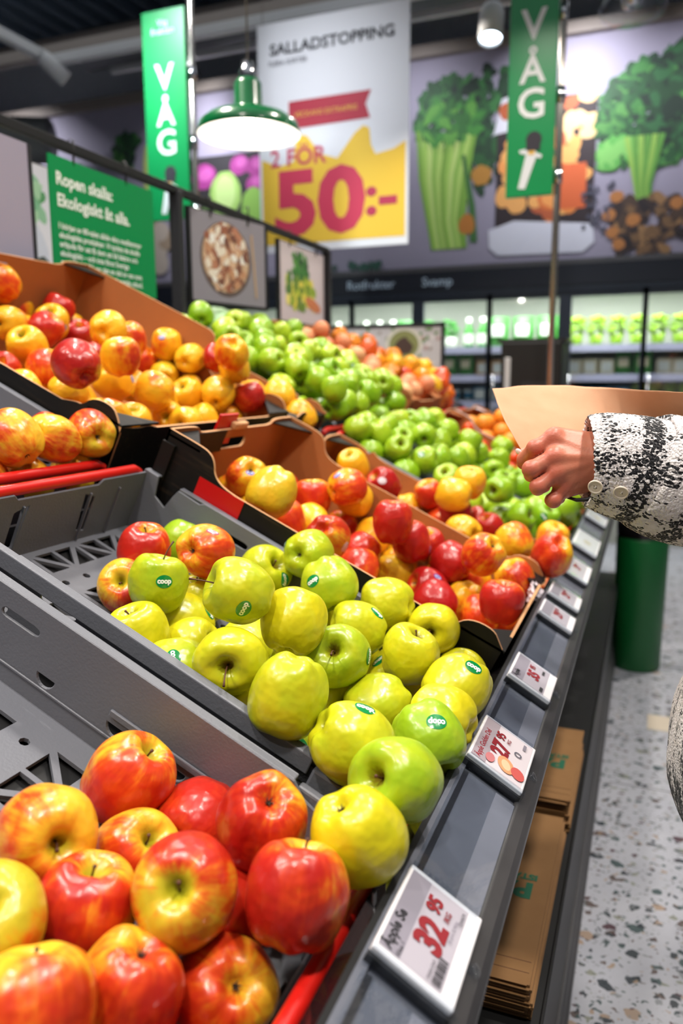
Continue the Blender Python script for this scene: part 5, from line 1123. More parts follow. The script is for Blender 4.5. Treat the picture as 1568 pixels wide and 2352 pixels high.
def calyx_mesh():
    m = MB(); m.ell((0, 0, -.71), (.06, .06, .03), 8, 4)
    for k in range(5):
        a = k*1.2566; m.tube([(0, 0, -.73), (.07*math.cos(a), .07*math.sin(a), -.76), (.10*math.cos(a+.3), .10*math.sin(a+.3), -.83)], [.022, .018, .004], 5)
    me = bpy.data.meshes.new('calyx'); m.bm.to_mesh(me); m.bm.free(); me.materials.append(MT['calyx']); return me
CAL = calyx_mesh(); CALT = CAL.copy()
for v in CALT.vertices: v.co.z -= .08
def conform(bt, c, tx, pts, lift):
    c = Vector(c).normalized(); tx = Vector(tx); tx = (tx-c*tx.dot(c)).normalized(); ty = c.cross(tx)
    hit = bt.ray_cast(c*3, -c)[0]; base = hit if hit else c*.95
    out = []
    for x, y in pts:
        s = base+tx*x+ty*y; h = bt.ray_cast(s+c*1.0, -c)
        p = h[0] if h[0] is not None and (h[0]-s).length < .35 else s
        out.append(p+((h[1] if h[0] is not None else c)*lift))
    return out
def sticker(o, me, q, spec):
    k = spec[0]; qi = q.inverted(); c = qi @ Vector(spec[1:4]); tx = qi @ Vector(spec[4:7]); bt = bvh(me)
    rx, ry = {'g': (.27, .215), 'b': (.22, .15), 'w': (.24, .2), 'p': (.24, .14)}[k]
    N_, Rg = 28, 6; pts = [(0, 0)]+[(rx*j/Rg*math.cos(6.28318*i/N_), ry*j/Rg*math.sin(6.28318*i/N_)) for j in range(1, Rg+1) for i in range(N_)]
    v = conform(bt, c, tx, pts, .009); f = [(0, 1+i, 1+(i+1) % N_) for i in range(N_)]
    for j in range(Rg-1):
        for i in range(N_): a = 1+j*N_+i; b_ = 1+j*N_+(i+1) % N_; f.append((a, a+N_, b_+N_, b_))
    sm = bpy.data.meshes.new('sticker'); sm.from_pydata([tuple(p) for p in v], [], f); sm.materials.append(MT[{'g': 'stkgreen', 'b': 'stkblue', 'w': 'stkwhite', 'p': 'stkpink'}[k]])
    for p in sm.polygons: p.use_smooth = True
    so = link('sticker', sm, o)
    if k == 'g':
        so['label'] = 'round green sticker with white lettering'
        tv, tf = text_geo('coop', .235, .05, 'CENTER', 1.0, .92); tv = [(x, y-.055) for x, y in tv]
    else:
        tv, tf = [], []
        if k in 'bp':
            n = 20; tv = [(rx*.78*math.cos(6.283*i/n), ry*.5*math.sin(6.283*i/n)) for i in range(n)]+[(rx*.6*math.cos(6.283*i/n), ry*.3*math.sin(6.283*i/n)) for i in range(n)]
            tf = [(i, (i+1) % n, n+(i+1) % n, n+i) for i in range(n)]
    if tv:
        lm = bpy.data.meshes.new('lettering'); lm.from_pydata([tuple(p) for p in conform(bt, c, tx, tv, .017)], [], tf); lm.materials.append(MT['ink'])
        link('lettering', lm, so)
ORD = ['first', 'second', 'third', 'fourth', 'fifth', 'sixth', 'seventh', 'eighth', 'ninth', 'tenth', 'eleventh', 'twelfth', 'thirteenth', 'fourteenth', 'fifteenth', 'sixteenth', 'seventeenth', 'eighteenth', 'nineteenth', 'twentieth']
ORD += ['twenty-'+w_ for w_ in ORD[:9]]+['thirtieth']+['thirty-'+w_ for w_ in ORD[:9]]
PLACE = {'A': 'near grey crate', 'B': 'yellow-apple crate', 'C': 'red-striped box', 'D': 'narrow cardboard box', 'E': 'upper black box', 'F': 'small upper box', 'G': 'three-apple grey crate'}
GRP = {'A': 'apples in the near grey crate', 'B': 'apples in the in-focus grey crate', 'C': 'apples in the red-striped box', 'D': 'apples in the narrow box', 'E': 'apples in the upper black box', 'F': 'apples in the small upper box', 'G': 'apples in the upper grey crate'}
LB = {'A1': 'yellow and orange apple, deep stem hollow, facing up beside the crate wall, near grey crate', 'A2': 'orange apple at the back of the near grey crate, leaning on its wall', 'A3': 'orange-red apple with short brown stem, middle of the near grey crate',
 'A4': 'red apple half hidden behind others, dark stem hollow, near grey crate', 'A5': 'crimson apple with orange ring round its blossom end, near grey crate', 'A6': 'tall red-orange apple beside the red bar of the near grey crate',
 'A7': 'crimson and cream apple with short stem, near grey crate', 'A8': 'big red apple with green stem hollow, centre of the near grey crate', 'A9': 'dark red apple squeezed behind the big centre one, near grey crate',
 'A10': 'yellow-green and orange apple cut off by the photo edge, near grey crate', 'A11': 'tall orange-red apple at the bottom of the photo, blossom end up', 'A12': 'orange apple with yellow dimple at bottom centre, beside the red bar', 'A13': 'smooth orange apple at the bottom corner, near grey crate',
 'B1': 'plain red apple at the back of the yellow-green apples', 'B2': 'green apple peeping out behind the red and orange ones', 'B3': 'orange apple with pink sticker at the back of the yellow-green apples', 'B4': 'red and yellow striped apple with stem at the back of the yellow apples',
 'B5': 'yellow-green apple with upright stem and level green sticker', 'B6': 'yellow apple with thin leaning stem, below the level-stickered one', 'B8': 'large yellow-green apple with side-pointing stem and a tilted green sticker', 'B9': 'yellow-green apple with a sticker standing on edge, behind the large one',
 'B10': 'pale green apple resting on the rim by the red-striped box, blossom end facing', 'B11': 'smooth green apple with sticker tilted upward, near the striped box', 'B12': 'plain round yellow apple in the middle of the yellow-apple crate', 'B13': 'yellow apple against the crate wall, below the striped red one',
 'B14': 'lumpy yellow apple low between others in the yellow-apple crate', 'B15': 'green apple with sticker low at the crate wall', 'B16': 'yellow-green apple with long stem hanging down over its dark hollow', 'B18': 'large pear-shaped yellow-green apple with small blossom end on top',
 'B20': 'green apple with russet hollow and slanting stem', 'B22': 'pale yellow apple leaning on the red-striped box wall', 'B23': 'golden apple with a brown stem at the front corner of the red-striped box', 'B28': 'yellow apple with sticker, at the front of the yellow-apple crate',
 'B29': 'deep yellow apple with small highlights by the gloss lip', 'B30': 'bright green apple with an upside-down round sticker', 'B31': 'broad yellow apple just behind the two front green ones', 'B32': 'largest green apple with deep hollow at the front edge', 'B33': 'yellow apple at the very front, touching the red ones',
 'C2': 'large olive-yellow apple at the back of the red-striped box', 'C22': 'red and yellow apple perched on top over the box wall', 'C24': 'shiny deep red apple at the front corner of the red-striped box', 'C1': 'orange apple with small blue sticker at the back of the red-striped box', 'C6': 'dull red apple with blossom end facing, red-striped box',
 'D2': 'bright red apple with a white sticker in the narrow box', 'D7': 'maroon apple in the narrow box', 'D15': 'red-brown apple piled highest at the front end of the narrow box', 'D1': 'lone yellow apple at the back of the narrow box',
 'E13': 'large dark red apple with yellow base, beside the upper box wall', 'E16': 'yellow apple with red cap and dark blossom end at the front of the upper box', 'E21': 'plain yellow apple at the front ledge of the upper box', 'E26': 'orange apple piled high at the far corner of the upper box',
 'G1': 'large orange apple, first of three on the red bar', 'G2': 'yellow apple with red base, middle one of three on the red bar', 'G3': 'red and yellow apple, last of three on the red bar, by the black box',
 'F1': 'yellow apple lying highest in the small upper box', 'F2': 'red-rimmed yellow apple, front one in the small upper box', 'F3': 'orange apple, lowest one in the small upper box'}
rank = {}
for key in 'ABCDEFG':
    L = sorted([a for a in APPLES if a[0][0] == key], key=lambda a: a[1]); 
    for i, a in enumerate(L): rank[a[0]] = i
def colour_name(ty, y, b, r):
    if ty == 'G': return 'green'
    if ty == 'Y': return 'golden yellow' if y > .75 else 'yellow-green' if y > .4 else 'green'
    if b > .9: return 'maroon' if r > 1.05 else 'deep red' if r > .6 else 'orange-red'
    if b > .6: return 'red and orange' if r > .5 else 'orange'
    if b > .25: return 'yellow apple blushed with red' if r > .35 else 'yellow-orange'
    return 'yellow'
LONG = {'B8', 'B16', 'B20', 'B35', 'B5', 'B6'}
def orient(ax, bd):
    z = Vector(ax).normalized(); x = Vector(bd); x = x-z*x.dot(z)
    if x.length < .05: x = z.orthogonal()
    x.normalize(); y = z.cross(x); return Matrix(((x.x, y.x, z.x), (x.y, y.y, z.y), (x.z, y.z, z.z))).to_quaternion()
for i, (nm, tt, yy, nn, rr_, ty, kind, ax, bd, cy, cb_, cred, stk) in enumerate(APPLES):
    me = VAR[ty][{'B18': 5, 'B33': 1, 'B32': 2}.get(nm, R0.randrange(5 if ty == 'Y' else 6))]
    o = bpy.data.objects.new('apple', me); COLL.objects.link(o); o.location = W(tt, yy, nn); o.rotation_mode = 'QUATERNION'
    q = orient(ax, bd); o.rotation_quaternion = q; s_ = rr_*1.02; o.scale = (s_, s_, s_); o.color = (cy, cb_, cred, 1)
    cn = colour_name(ty, cy, cb_, cred); key = nm[0]
    if nm in LB: lb = LB[nm]
    else:
        ft = {'g': ' with a green sticker', 'b': ' with a blue-white sticker', 'w': ' with a white sticker', 'p': ' with a pink sticker'}.get(stk[0] if stk else '', '')
        if not ft: ft = {'S': ' showing stem hollow', 'C': ' showing blossom end'}.get(kind, '')
        lb = '%s%s%s, %s from the front, %s' % (cn, '' if 'apple' in cn else ' apple', ft, ORD[rank[nm]], PLACE[key])
    tag(o, lb, 'apple', GRP[key])
    if kind != 'C':
        stm = link('stem', R0.choice(STEMS['long' if nm in LONG else 'short']), o)
        if ty in 'P': stm.location = (0, 0, .12)
    if kind != 'S': link('calyx', CALT if me.name in [x.name for x in VAR['P']] else CAL, o)
    if stk: sticker(o, me, q, stk)
FID = [0]
def make_it():
    FID[0] += 1; return FID[0] not in SKIP
FC = {'A': ('P', (.7, .8), (.7, .9), .6), 'B': ('Y', (.5, .95), (0, 0), 0), 'C': ('R', (.8, 1), (.2, .95), .5), 'D': ('R', (.8, 1), (.2, .95), .5), 'E': ('R', (.8, 1), (.1, .9), .5), 'F': ('R', (.9, 1), (.1, .5), .3), 'G': ('P', (.7, .9), (.4, .7), .5)}
def rand_axis():
    v = Vector((R0.gauss(0, 1), R0.gauss(0, 1), R0.gauss(0, 1)+.4)); return v.normalized()
for key, L in FILL.items():
    ty, yr, br, rd = FC[key]
    for t_, y_, n_ in L:
        if not make_it(): R0.random(); continue
        o = bpy.data.objects.new('apple', R0.choice(VAR[ty])); o['fid'] = FID[0]; COLL.objects.link(o); o.location = W(t_, y_, n_); o.rotation_mode = 'QUATERNION'
        o.rotation_quaternion = orient(rand_axis(), rand_axis()); o.scale = (.037,)*3; o.color = (R0.uniform(*yr), R0.uniform(*br), rd+R0.uniform(-.2, .3), 1)
        tag(o, 'bottom-layer apple glimpsed between the upper ones, '+PLACE[key], 'apple', 'bottom-layer '+GRP[key])

# ---- heaped fruit in the far crates: dart throwing with two layers, then one object each
def heap(kind, ty, t0, t1, y0, y1, base, top, r, rowf, colf, place, group, meshes=None, stk_p=0, cat='apple', labelf=None):
    pts = []
    rg = random.Random(int(y0*100)+int(t0*1000)+5)
    for layer in range(9):
        nlev = base+r+layer*r*1.25
        for tr in range(3000):
            t_, y_ = rg.uniform(t0+r, t1-r), rg.uniform(y0+r, y1-r)
            lim = top+.022*math.sin(t_*13+y0*7)*math.cos(y_*11)+.012*math.sin(y_*31+t_*23)
            n_ = nlev+rg.uniform(-.25, .25)*r
            if n_ > lim: continue
            if all((t_-a)**2+(y_-b_)**2+(n_-c)**2 > (1.93*r)**2 for a, b_, c in pts): pts.append((t_, y_, n_))
    # keep the ones near the surface
    vis = [p for p in pts if p[2] > top-2.9*r]
    for t_, y_, n_ in vis:
        rg = random.Random(int(t_*9973+y_*7919+n_*104729))
        if not make_it(): continue
        me = rg.choice(meshes or VAR[ty]); o = bpy.data.objects.new(kind, me); o['fid'] = FID[0]; COLL.objects.link(o); o.location = W(t_, y_, n_); o.rotation_mode = 'QUATERNION'
        o.rotation_quaternion = orient(Vector((rg.gauss(0, 1), rg.gauss(-.3, 1), rg.gauss(.4, 1))).normalized(), Vector((rg.random()-.5, rg.random()-.5, .3)))
        s_ = r*rg.uniform(.98, 1.07); o.scale = (s_,)*3; o.color = colf(rg)
        third = 'front' if t_ < t0+(t1-t0)/3 else 'middle' if t_ < t0+2*(t1-t0)/3 else 'back'
        lay = 'top layer' if n_ > top-1.3*r else 'lower down'
        tag(o, '%s, %s, %s third of %s' % (labelf, lay, third, place), cat, '%s, %s third, %s' % (group, third, lay))
        if cat == 'apple' and stk_p and n_ > top-1.2*r and rg.random() < stk_p:
            sd = (CRv(o.location)+Vector((rg.uniform(-.5, .5), rg.uniform(-.5, .5), rg.uniform(-.3, .6)))).normalized()
            sticker(o, me, o.rotation_quaternion, ('g', sd.x, sd.y, sd.z, rg.uniform(-1, 1), rg.uniform(-1, 1), rg.uniform(-1, 1)))
        if cat == 'apple' and n_ > top-1.3*r: link('stem', rg.choice(STEMS['short']), o); link('calyx', CAL, o)
def CRv(p): return (Vector((0, 0, H))-p).normalized()
gcol = lambda rg: (rg.uniform(0, .55) if rg.random() > .12 else .8, 0, 0, 1)
heap('apple', 'G', .0, .70, 2.04, 2.445, BASE+.01, .05, .038, None, gcol, 'first lower green-apple crate', 'green apples in the first lower crate', stk_p=.12, labelf='bright green apple')
heap('apple', 'G', -.02, .70, 2.445, 2.86, BASE+.01, .045, .038, None, gcol, 'second lower green-apple crate', 'green apples in the second lower crate', stk_p=.12, labelf='bright green apple')
heap('apple', 'G', .70, 1.36, 2.04, 2.445, BASE+.03, .105, .038, None, gcol, 'first upper green-apple crate', 'green apples in the first upper crate', stk_p=.1, labelf='bright green apple')
heap('apple', 'G', .70, 1.36, 2.445, 2.85, BASE+.03, .095, .038, None, gcol, 'second upper green-apple crate', 'green apples in the second upper crate', stk_p=.1, labelf='bright green apple')
# other fruit: plain round meshes
def round_mesh(nm, mat, zs=1, seed=0, bumps=.02):
    m = MB(); m.ell((0, 0, 0), (1, 1, zs), 20, 14)
    for v in m.bm.verts: v.co *= 1+bumps*noise.noise(v.co*2+Vector((seed, 0, 0)))
    me = bpy.data.meshes.new(nm); m.bm.to_mesh(me); m.bm.free()
    me.materials.append(mat); return me
def cmat(name, c1, c2, rough=.35):
    M = MatB(name); oi = M.n('ShaderNodeObjectInfo'); M.set(Base_Color=M.mix(oi.outputs['Random'], lin(c1), lin(c2)), Roughness=rough); M.bump(M.noise(M.obj(), 12, 2), .1, .02); return M.m
TOM = [round_mesh('tomato', cmat('tomato_skin', '#d8321a', '#e8601e', .25), .85, i) for i in range(3)]
ORG = [round_mesh('orange', cmat('orange_peel', '#ef8a1a', '#f6a83a', .4), .95, i) for i in range(3)]
PEA = [round_mesh('peach', cmat('peach_skin', '#e8b07a', '#dd7a52', .5), .95, i) for i in range(3)]
PEP = [round_mesh('bell_pepper', cmat('pepper_skin', '#d92a1a', '#f0c02a', .18), 1.15, i, .25) for i in range(4)]
w1 = lambda rg: (1, 1, 1, 1)
heap('tomato', 'R', .0, .64, 2.89, 3.3, BASE+.03, -.01, .027, None, w1, 'the far lower brown box', 'small tomatoes in the far lower box', TOM, cat='tomato', labelf='small red tomato')
heap('peach', 'R', .74, 1.36, 2.9, 3.28, BASE+.05, .085, .036, None, w1, 'the far upper brown box', 'pale peaches in the far upper box', PEA, cat='peach', labelf='pale pink-orange peach')
heap('bell_pepper', 'R', .76, 1.34, 3.345, 3.855, BASE+.05, .08, .042, None, w1, 'the far upper grey crate', 'mixed peppers in the far upper crate', PEP, cat='pepper', labelf='red or yellow bell pepper')
heap('orange', 'R', .0, .64, 3.37, 3.83, BASE+.03, .02, .038, None, w1, 'the last lower box behind the paper', 'oranges in the last lower box', ORG, cat='orange', labelf='round orange')
# cabbages beyond the upper green apples and the red-railed crate behind the post
MT['cab'] = simple('pale_cabbage_leaf', '#a9cf9a', .5, nz=.25, nscale=18)
for i, (x, y, z, r_) in enumerate([(-1.52, 2.62, 1.505, .07), (-1.56, 2.80, 1.50, .08), (-1.53, 2.98, 1.49, .065), (-1.60, 2.44, 1.48, .065)]):
    m = MB(); m.ell((0, 0, 0), r_, 24, 16)
    for v in m.bm.verts: v.co *= 1+.12*noise.noise(v.co*22+Vector((i*9, 0, 0)))
    for k in range(7):
        a = k*.9+i; mm = Matrix.Rotation(a, 4, 'Z') @ Matrix.Rotation(.35, 4, 'Y') @ Matrix.Translation((r_*.12, 0, 0))
        m.ell((0, 0, .0), (r_*1.0, r_*.75, r_*.92), 14, 10, mm)
    tag(m.build('cabbage', 'cab', loc=(x, y, z)), ['pale green cabbage directly behind the top of the green apples, middle one', 'largest pale cabbage behind the green apples', 'pale cabbage under the lime picture', 'pale cabbage beside the black post'][i], 'cabbage', 'cabbages behind the green apples')
t = empty('back_crate', (-1.72, 1.9, 0), label='grey crate with a red bar behind the upper boxes, beside the post foot', cat='crate')
m = MB(); m.box((-.25, 0, 1.36), (.14, 1.35, 1.37)); m.box((.13, 0, 1.37), (.14, 1.35, 1.44)); m.box((-.25, 0, 1.37), (-.24, 1.35, 1.46)); m.box((-.25, 0, 1.36), (.14, .01, 1.44)); m.box((-.25, 1.34, 1.36), (.14, 1.35, 1.44)); m.build('tray', 'crate', t)
MB().tube([(.135, .02, 1.45), (.135, .75, 1.45)], .01, 10).build('handle_bar', 'red', t)
MB().box((-.25, .0, .0), (.14, 1.35, 1.358)).build('plinth', 'dark', t)
# ================================================================== PERSON: left hand and forearm (signed distance field, surface nets)
J = {'wrist':(-0.0451,1.0047,1.2040),'imcp':(-0.1030,0.9979,1.2317),'mmcp':(-0.0996,0.9818,1.2089),'rmcp':(-0.0965,0.9795,1.1891),'pmcp':(-0.0876,0.9890,1.1711),
'ipip':(-0.1290,0.9860,1.2190),'idip':(-0.1445,0.9992,1.2030),'itip':(-0.1465,1.0078,1.1967),'mpip':(-0.1305,0.9665,1.1945),'mdip':(-0.1332,0.9891,1.1853),'mtip':(-0.1271,1.0071,1.1835),
'rpip':(-0.1215,0.9660,1.1738),'rdip':(-0.1252,0.9888,1.1682),'rtip':(-0.1185,1.0024,1.1690),'ppip':(-0.1040,0.9779,1.1560),'pdip':(-0.1085,0.9938,1.1537),'ptip':(-0.1000,1.0061,1.1543),
'tmc':(-0.0604,1.0389,1.2157),'tmcp':(-0.0985,1.0465,1.2197),'tip_':(-0.1318,1.0317,1.2099),'ttip':(-0.1463,1.0171,1.2076)}
J = {k: np.array(v)+(np.array((-.007, -.0005, -.001)) if k.endswith('mcp') and k != 'tmcp' else 0) for k, v in J.items()}
def rcone(P, a, b, ra, rb):
    a, b = np.array(a), np.array(b); ab = b-a; L = ab @ ab; h = np.clip(((P-a) @ ab)/L, 0, 1)
    return np.linalg.norm(P-a-h[..., None]*ab, axis=-1)-(ra+(rb-ra)*h)
def smin(a, b, k):
    h = np.clip(.5+.5*(b-a)/k, 0, 1); return b*(1-h)+a*h-k*h*(1-h)
def hand_sdf(P):
    fing = []
    for n, rs in (('i', (.0105, .0098, .0088, .0078)), ('m', (.0104, .0101, .0092, .0080)), ('r', (.0098, .0094, .0086, .0075)), ('p', (.0092, .0088, .0080, .0070))):
        q = [J[n+s] for s in ('mcp', 'pip', 'dip', 'tip')]
        d = rcone(P, q[0], q[1]*.5+q[0]*.5, rs[0], rs[1]*.92); d = smin(d, rcone(P, q[1]*.5+q[0]*.5, q[1], rs[1]*.92, rs[1]), .004)
        d = smin(d, rcone(P, q[1], q[2], rs[1], rs[2]), .003); d = smin(d, rcone(P, q[2], q[3], rs[2], rs[3]), .003); fing.append(d)
    F = fing[0]
    for d in fing[1:]: F = smin(F, d, .001)
    w_ = J['wrist']; pal = None
    for n, off, r0, r1 in (('imcp', (.004, .016, .012), .0175, .0125), ('mmcp', (0, .008, .004), .0185, .0128), ('rmcp', (0, .006, -.006), .0175, .0122), ('pmcp', (0, .010, -.014), .0165, .0115)):
        a = w_+np.array(off); b = J[n]+np.array((0.004, .003, 0)); d = rcone(P, a, b, r0, r1+.001); pal = d if pal is None else smin(pal, d, .018)
    # palm pad behind, thumb
    pal = smin(pal, rcone(P, w_+np.array((0, .03, .0)), (J['imcp']+J['pmcp'])/2+np.array((.02, .03, 0)), .018, .014), .012)
    th = rcone(P, w_+np.array((0, .025, .012)), J['tmc'], .018, .016); th = smin(th, rcone(P, J['tmc'], J['tmcp'], .0155, .0125), .006); th = smin(th, rcone(P, J['tmcp'], J['tip_'], .0118, .0110), .004); th = smin(th, rcone(P, J['tip_'], J['ttip'], .0108, .0085), .003)
    D = smin(pal, F, .0055); D = smin(D, th, .005)
    for n, r in (('imcp', .0102), ('mmcp', .0105), ('rmcp', .0098), ('pmcp', .0088)):   # knuckles
        D = smin(D, np.linalg.norm(P-(J[n]+np.array((.001, -.0042, .0018))), axis=-1)-r, .006)
    for n, r in (('ipip', .0100), ('mpip', .0106), ('rpip', .0099), ('ppip', .0091)):
        D = smin(D, np.linalg.norm(P-(J[n]+np.array((-.0006, -.0008, 0))), axis=-1)-r, .003)
    for n in ('imcp', 'mmcp', 'rmcp', 'pmcp'):     # extensor tendons
        D = smin(D, rcone(P, J[n]*.85+w_*.15+np.array((0, -.0105, .003)), w_*.75+J[n]*.25+np.array((0, -.0125, .004)), .0028, .002), .006)
    arm = rcone(P, w_+np.array((0, .012, 0)), w_+np.array((.16, .045, -.045)), .027, .037)
    arm = smin(arm, rcone(P, w_+np.array((.002, .02, .006)), w_+np.array((.03, .02, .0)), .024, .027), .01)
    return smin(D, arm, .016)
def surface_nets(f, lo, hi, h):
    xs = [np.arange(lo[i], hi[i], h) for i in range(3)]; G = np.stack(np.meshgrid(*xs, indexing='ij'), -1)
    V = np.empty(G.shape[:3])
    for i in range(G.shape[0]): V[i] = f(G[i])
    S = V < 0; nx, ny, nz = V.shape
    acc = np.zeros((nx-1, ny-1, nz-1, 3)); cnt = np.zeros((nx-1, ny-1, nz-1))
    def cs(A, dx, dy, dz): return A[dx:nx-1+dx, dy:ny-1+dy, dz:nz-1+dz]
    cor = [(a, b, c) for a in (0, 1) for b in (0, 1) for c in (0, 1)]
    for a in cor:
        for ax in range(3):
            if a[ax] == 1: continue
            b = list(a); b[ax] = 1; va, vb = cs(V, *a), cs(V, *b); cr_ = (va < 0) != (vb < 0)
            t = np.where(cr_, va/np.where(cr_, va-vb, 1), 0)
            p = np.zeros(va.shape+(3,)); p[..., 0] = a[0]; p[..., 1] = a[1]; p[..., 2] = a[2]; p[..., ax] = t
            acc += p*cr_[..., None]; cnt += cr_
    act = cnt > 0; idx = -np.ones(act.shape, int); idx[act] = np.arange(act.sum())
    cell = np.argwhere(act); vv = (cell+acc[act]/cnt[act][:, None])*h+np.array(lo)
    faces = []
    for ax in range(3):
        sl0 = [slice(None)]*3; sl1 = [slice(None)]*3; sl0[ax] = slice(0, -1); sl1[ax] = slice(1, None)
        A, B = S[tuple(sl0)], S[tuple(sl1)]; e = np.argwhere(A != B); u, w_ = [(1, 2), (2, 0), (0, 1)][ax]
        for p in e:
            if p[u] < 1 or p[w_] < 1 or p[u] >= idx.shape[u] or p[w_] >= idx.shape[w_] or p[ax] >= idx.shape[ax]: continue
            q = [p.copy() for _ in range(4)]; q[1][u] -= 1; q[2][u] -= 1; q[2][w_] -= 1; q[3][w_] -= 1
            fc = [idx[tuple(k)] for k in q]
            if min(fc) < 0: continue
            faces.append(tuple(fc) if S[tuple(p)] else tuple(fc[::-1]))
    return vv, faces
hv, hf = surface_nets(hand_sdf, (-.175, .94, 1.125), (.085, 1.10, 1.262), .0018)
me = bpy.data.meshes.new('person'); me.from_pydata([tuple(v) for v in hv], [], [tuple(int(i) for i in f) for f in hf])
bm = bmesh.new(); bm.from_mesh(me)
bmesh.ops.smooth_vert(bm, verts=bm.verts, factor=.5, use_axis_x=True, use_axis_y=True, use_axis_z=True)
bmesh.ops.recalc_face_normals(bm, faces=bm.faces); bm.to_mesh(me); bm.free()
for p in me.polygons: p.use_smooth = True
def mk_skin():
    M = MatB('skin'); v = M.obj()
    c = M.mix(M.noise(v, 28, 4, .6), lin('#bd6c52'), lin('#cf876c'))
    # redder at the knuckles (the skin's own colour)
    f = None
    for n in ('ipip', 'mpip', 'rpip', 'ppip', 'imcp', 'mmcp', 'rmcp', 'pmcp', 'itip'):
        d = M.n('ShaderNodeVectorMath', operation='DISTANCE'); M.l(v, d.inputs[0]); d.inputs[1].default_value = tuple(J[n]+np.array((-.003, -.008, .002)))
        g = M.sm(d.outputs['Value'], .021, .006); f = g if f is None else M.math('MAXIMUM', f, g)
    c = M.mix(M.math('MULTIPLY', f, .55), c, lin('#b8503e'))
    M.set(Base_Color=c, Roughness=.42, Subsurface_Weight=.25, Subsurface_Scale=.006, Specular_IOR_Level=.45)
    M.b.inputs['Subsurface Radius'].default_value = (1, .35, .2)
    h = M.math('ADD', M.math('MULTIPLY', M.noise(v, 420, 3), .5), M.math('MULTIPLY', M.noise(v, 120, 3), .8)); M.bump(h, .35, .0012); return M.m
me.materials.append(mk_skin())
person = link('person', me)
tag(person, 'person in a white and black wool coat reaching a left hand over the apples', 'person')
# thumb nail glinting beside the index finger
MB().ell((0, 0, 0), (.0052, .0025, .0042), 14, 10).build('nail', simple('pale_nail', '#e9d6d2', .15, coat=.5), person, loc=tuple(J['ttip']+np.array((-.0075, -.0035, .0035))), rot=(.3, .2, -.6))

# ------------------------------------------------------------------ wool coat
def mk_wool():
    M = MatB('boucle_wool'); uv = M.n('ShaderNodeUVMap'); uv.uv_map = 'UVMap'; s = M.n('ShaderNodeSeparateXYZ'); M.l(uv.outputs[0], s.inputs[0]); U_, V_ = s.outputs[0], s.outputs[1]
    v = M.obj()
    # speckle density: plaid bands (U along the cloth in metres, V around it in metres)
    def band(c, period, centre, width):
        f = M.math('FRACT', M.math('DIVIDE', M.math('ADD', c, 10*period-centre+period/2), period))
        d = M.math('ABSOLUTE', M.math('SUBTRACT', f, .5)); return M.sm(d, width/period*.75, width/period*.3)
    b1 = band(U_, .115, .053, .022); b2 = band(V_, .0864, -.002, .026); b3 = band(V_, .0864, .034, .008); b4 = band(U_, .115, .012, .008)
    dens = M.math('MAXIMUM', M.math('MULTIPLY', b1, .84), M.math('MULTIPLY', b2, .62)); dens = M.math('MAXIMUM', dens, M.math('MULTIPLY', M.math('MAXIMUM', b3, b4), .5)); dens = M.math('ADD', dens, .05)
    cmb = M.n('ShaderNodeCombineXYZ'); M.l(U_, cmb.inputs[0]); M.l(M.math('MULTIPLY', V_, 1.25), cmb.inputs[1])
    dn = M.n('ShaderNodeTexNoise'); dn.inputs['Scale'].default_value = 260; M.l(v, dn.inputs['Vector']); vv = M.mix(.002, cmb.outputs[0], dn.outputs[1])
    vo = M.n('ShaderNodeTexVoronoi'); vo.inputs['Scale'].default_value = 320; M.l(vv, vo.inputs['Vector']); sc = M.n('ShaderNodeSeparateColor'); M.l(vo.outputs['Color'], sc.inputs[0])
    cl = M.noise(v, 55, 2)
    on = M.math('LESS_THAN', M.math('ADD', sc.outputs[0], M.math('MULTIPLY', M.math('SUBTRACT', cl, .5), -.35)), dens)
    hi_ = M.math('MULTIPLY_ADD', dens, .38, .47); blob = M.sm(vo.outputs['Distance'], hi_, M.math('SUBTRACT', hi_, .14))
    k = M.math('MULTIPLY', on, blob)
    base = M.mix(M.noise(v, 120, 3), lin('#dcd2d0'), lin('#faf6f6'))
    M.set(Base_Color=M.mix(k, base, lin('#17171c')), Roughness=.95, Specular_IOR_Level=.1, Sheen_Weight=.3)
    v2 = M.n('ShaderNodeTexVoronoi'); v2.inputs['Scale'].default_value = 330; M.l(v, v2.inputs['Vector']); h = M.math('ADD', M.math('MULTIPLY', M.noise(v, 700, 3, .6), .7), M.math('MULTIPLY', v2.outputs['Distance'], -1.2)); M.bump(h, .8, .003); return M.m
MT['wool'] = mk_wool()
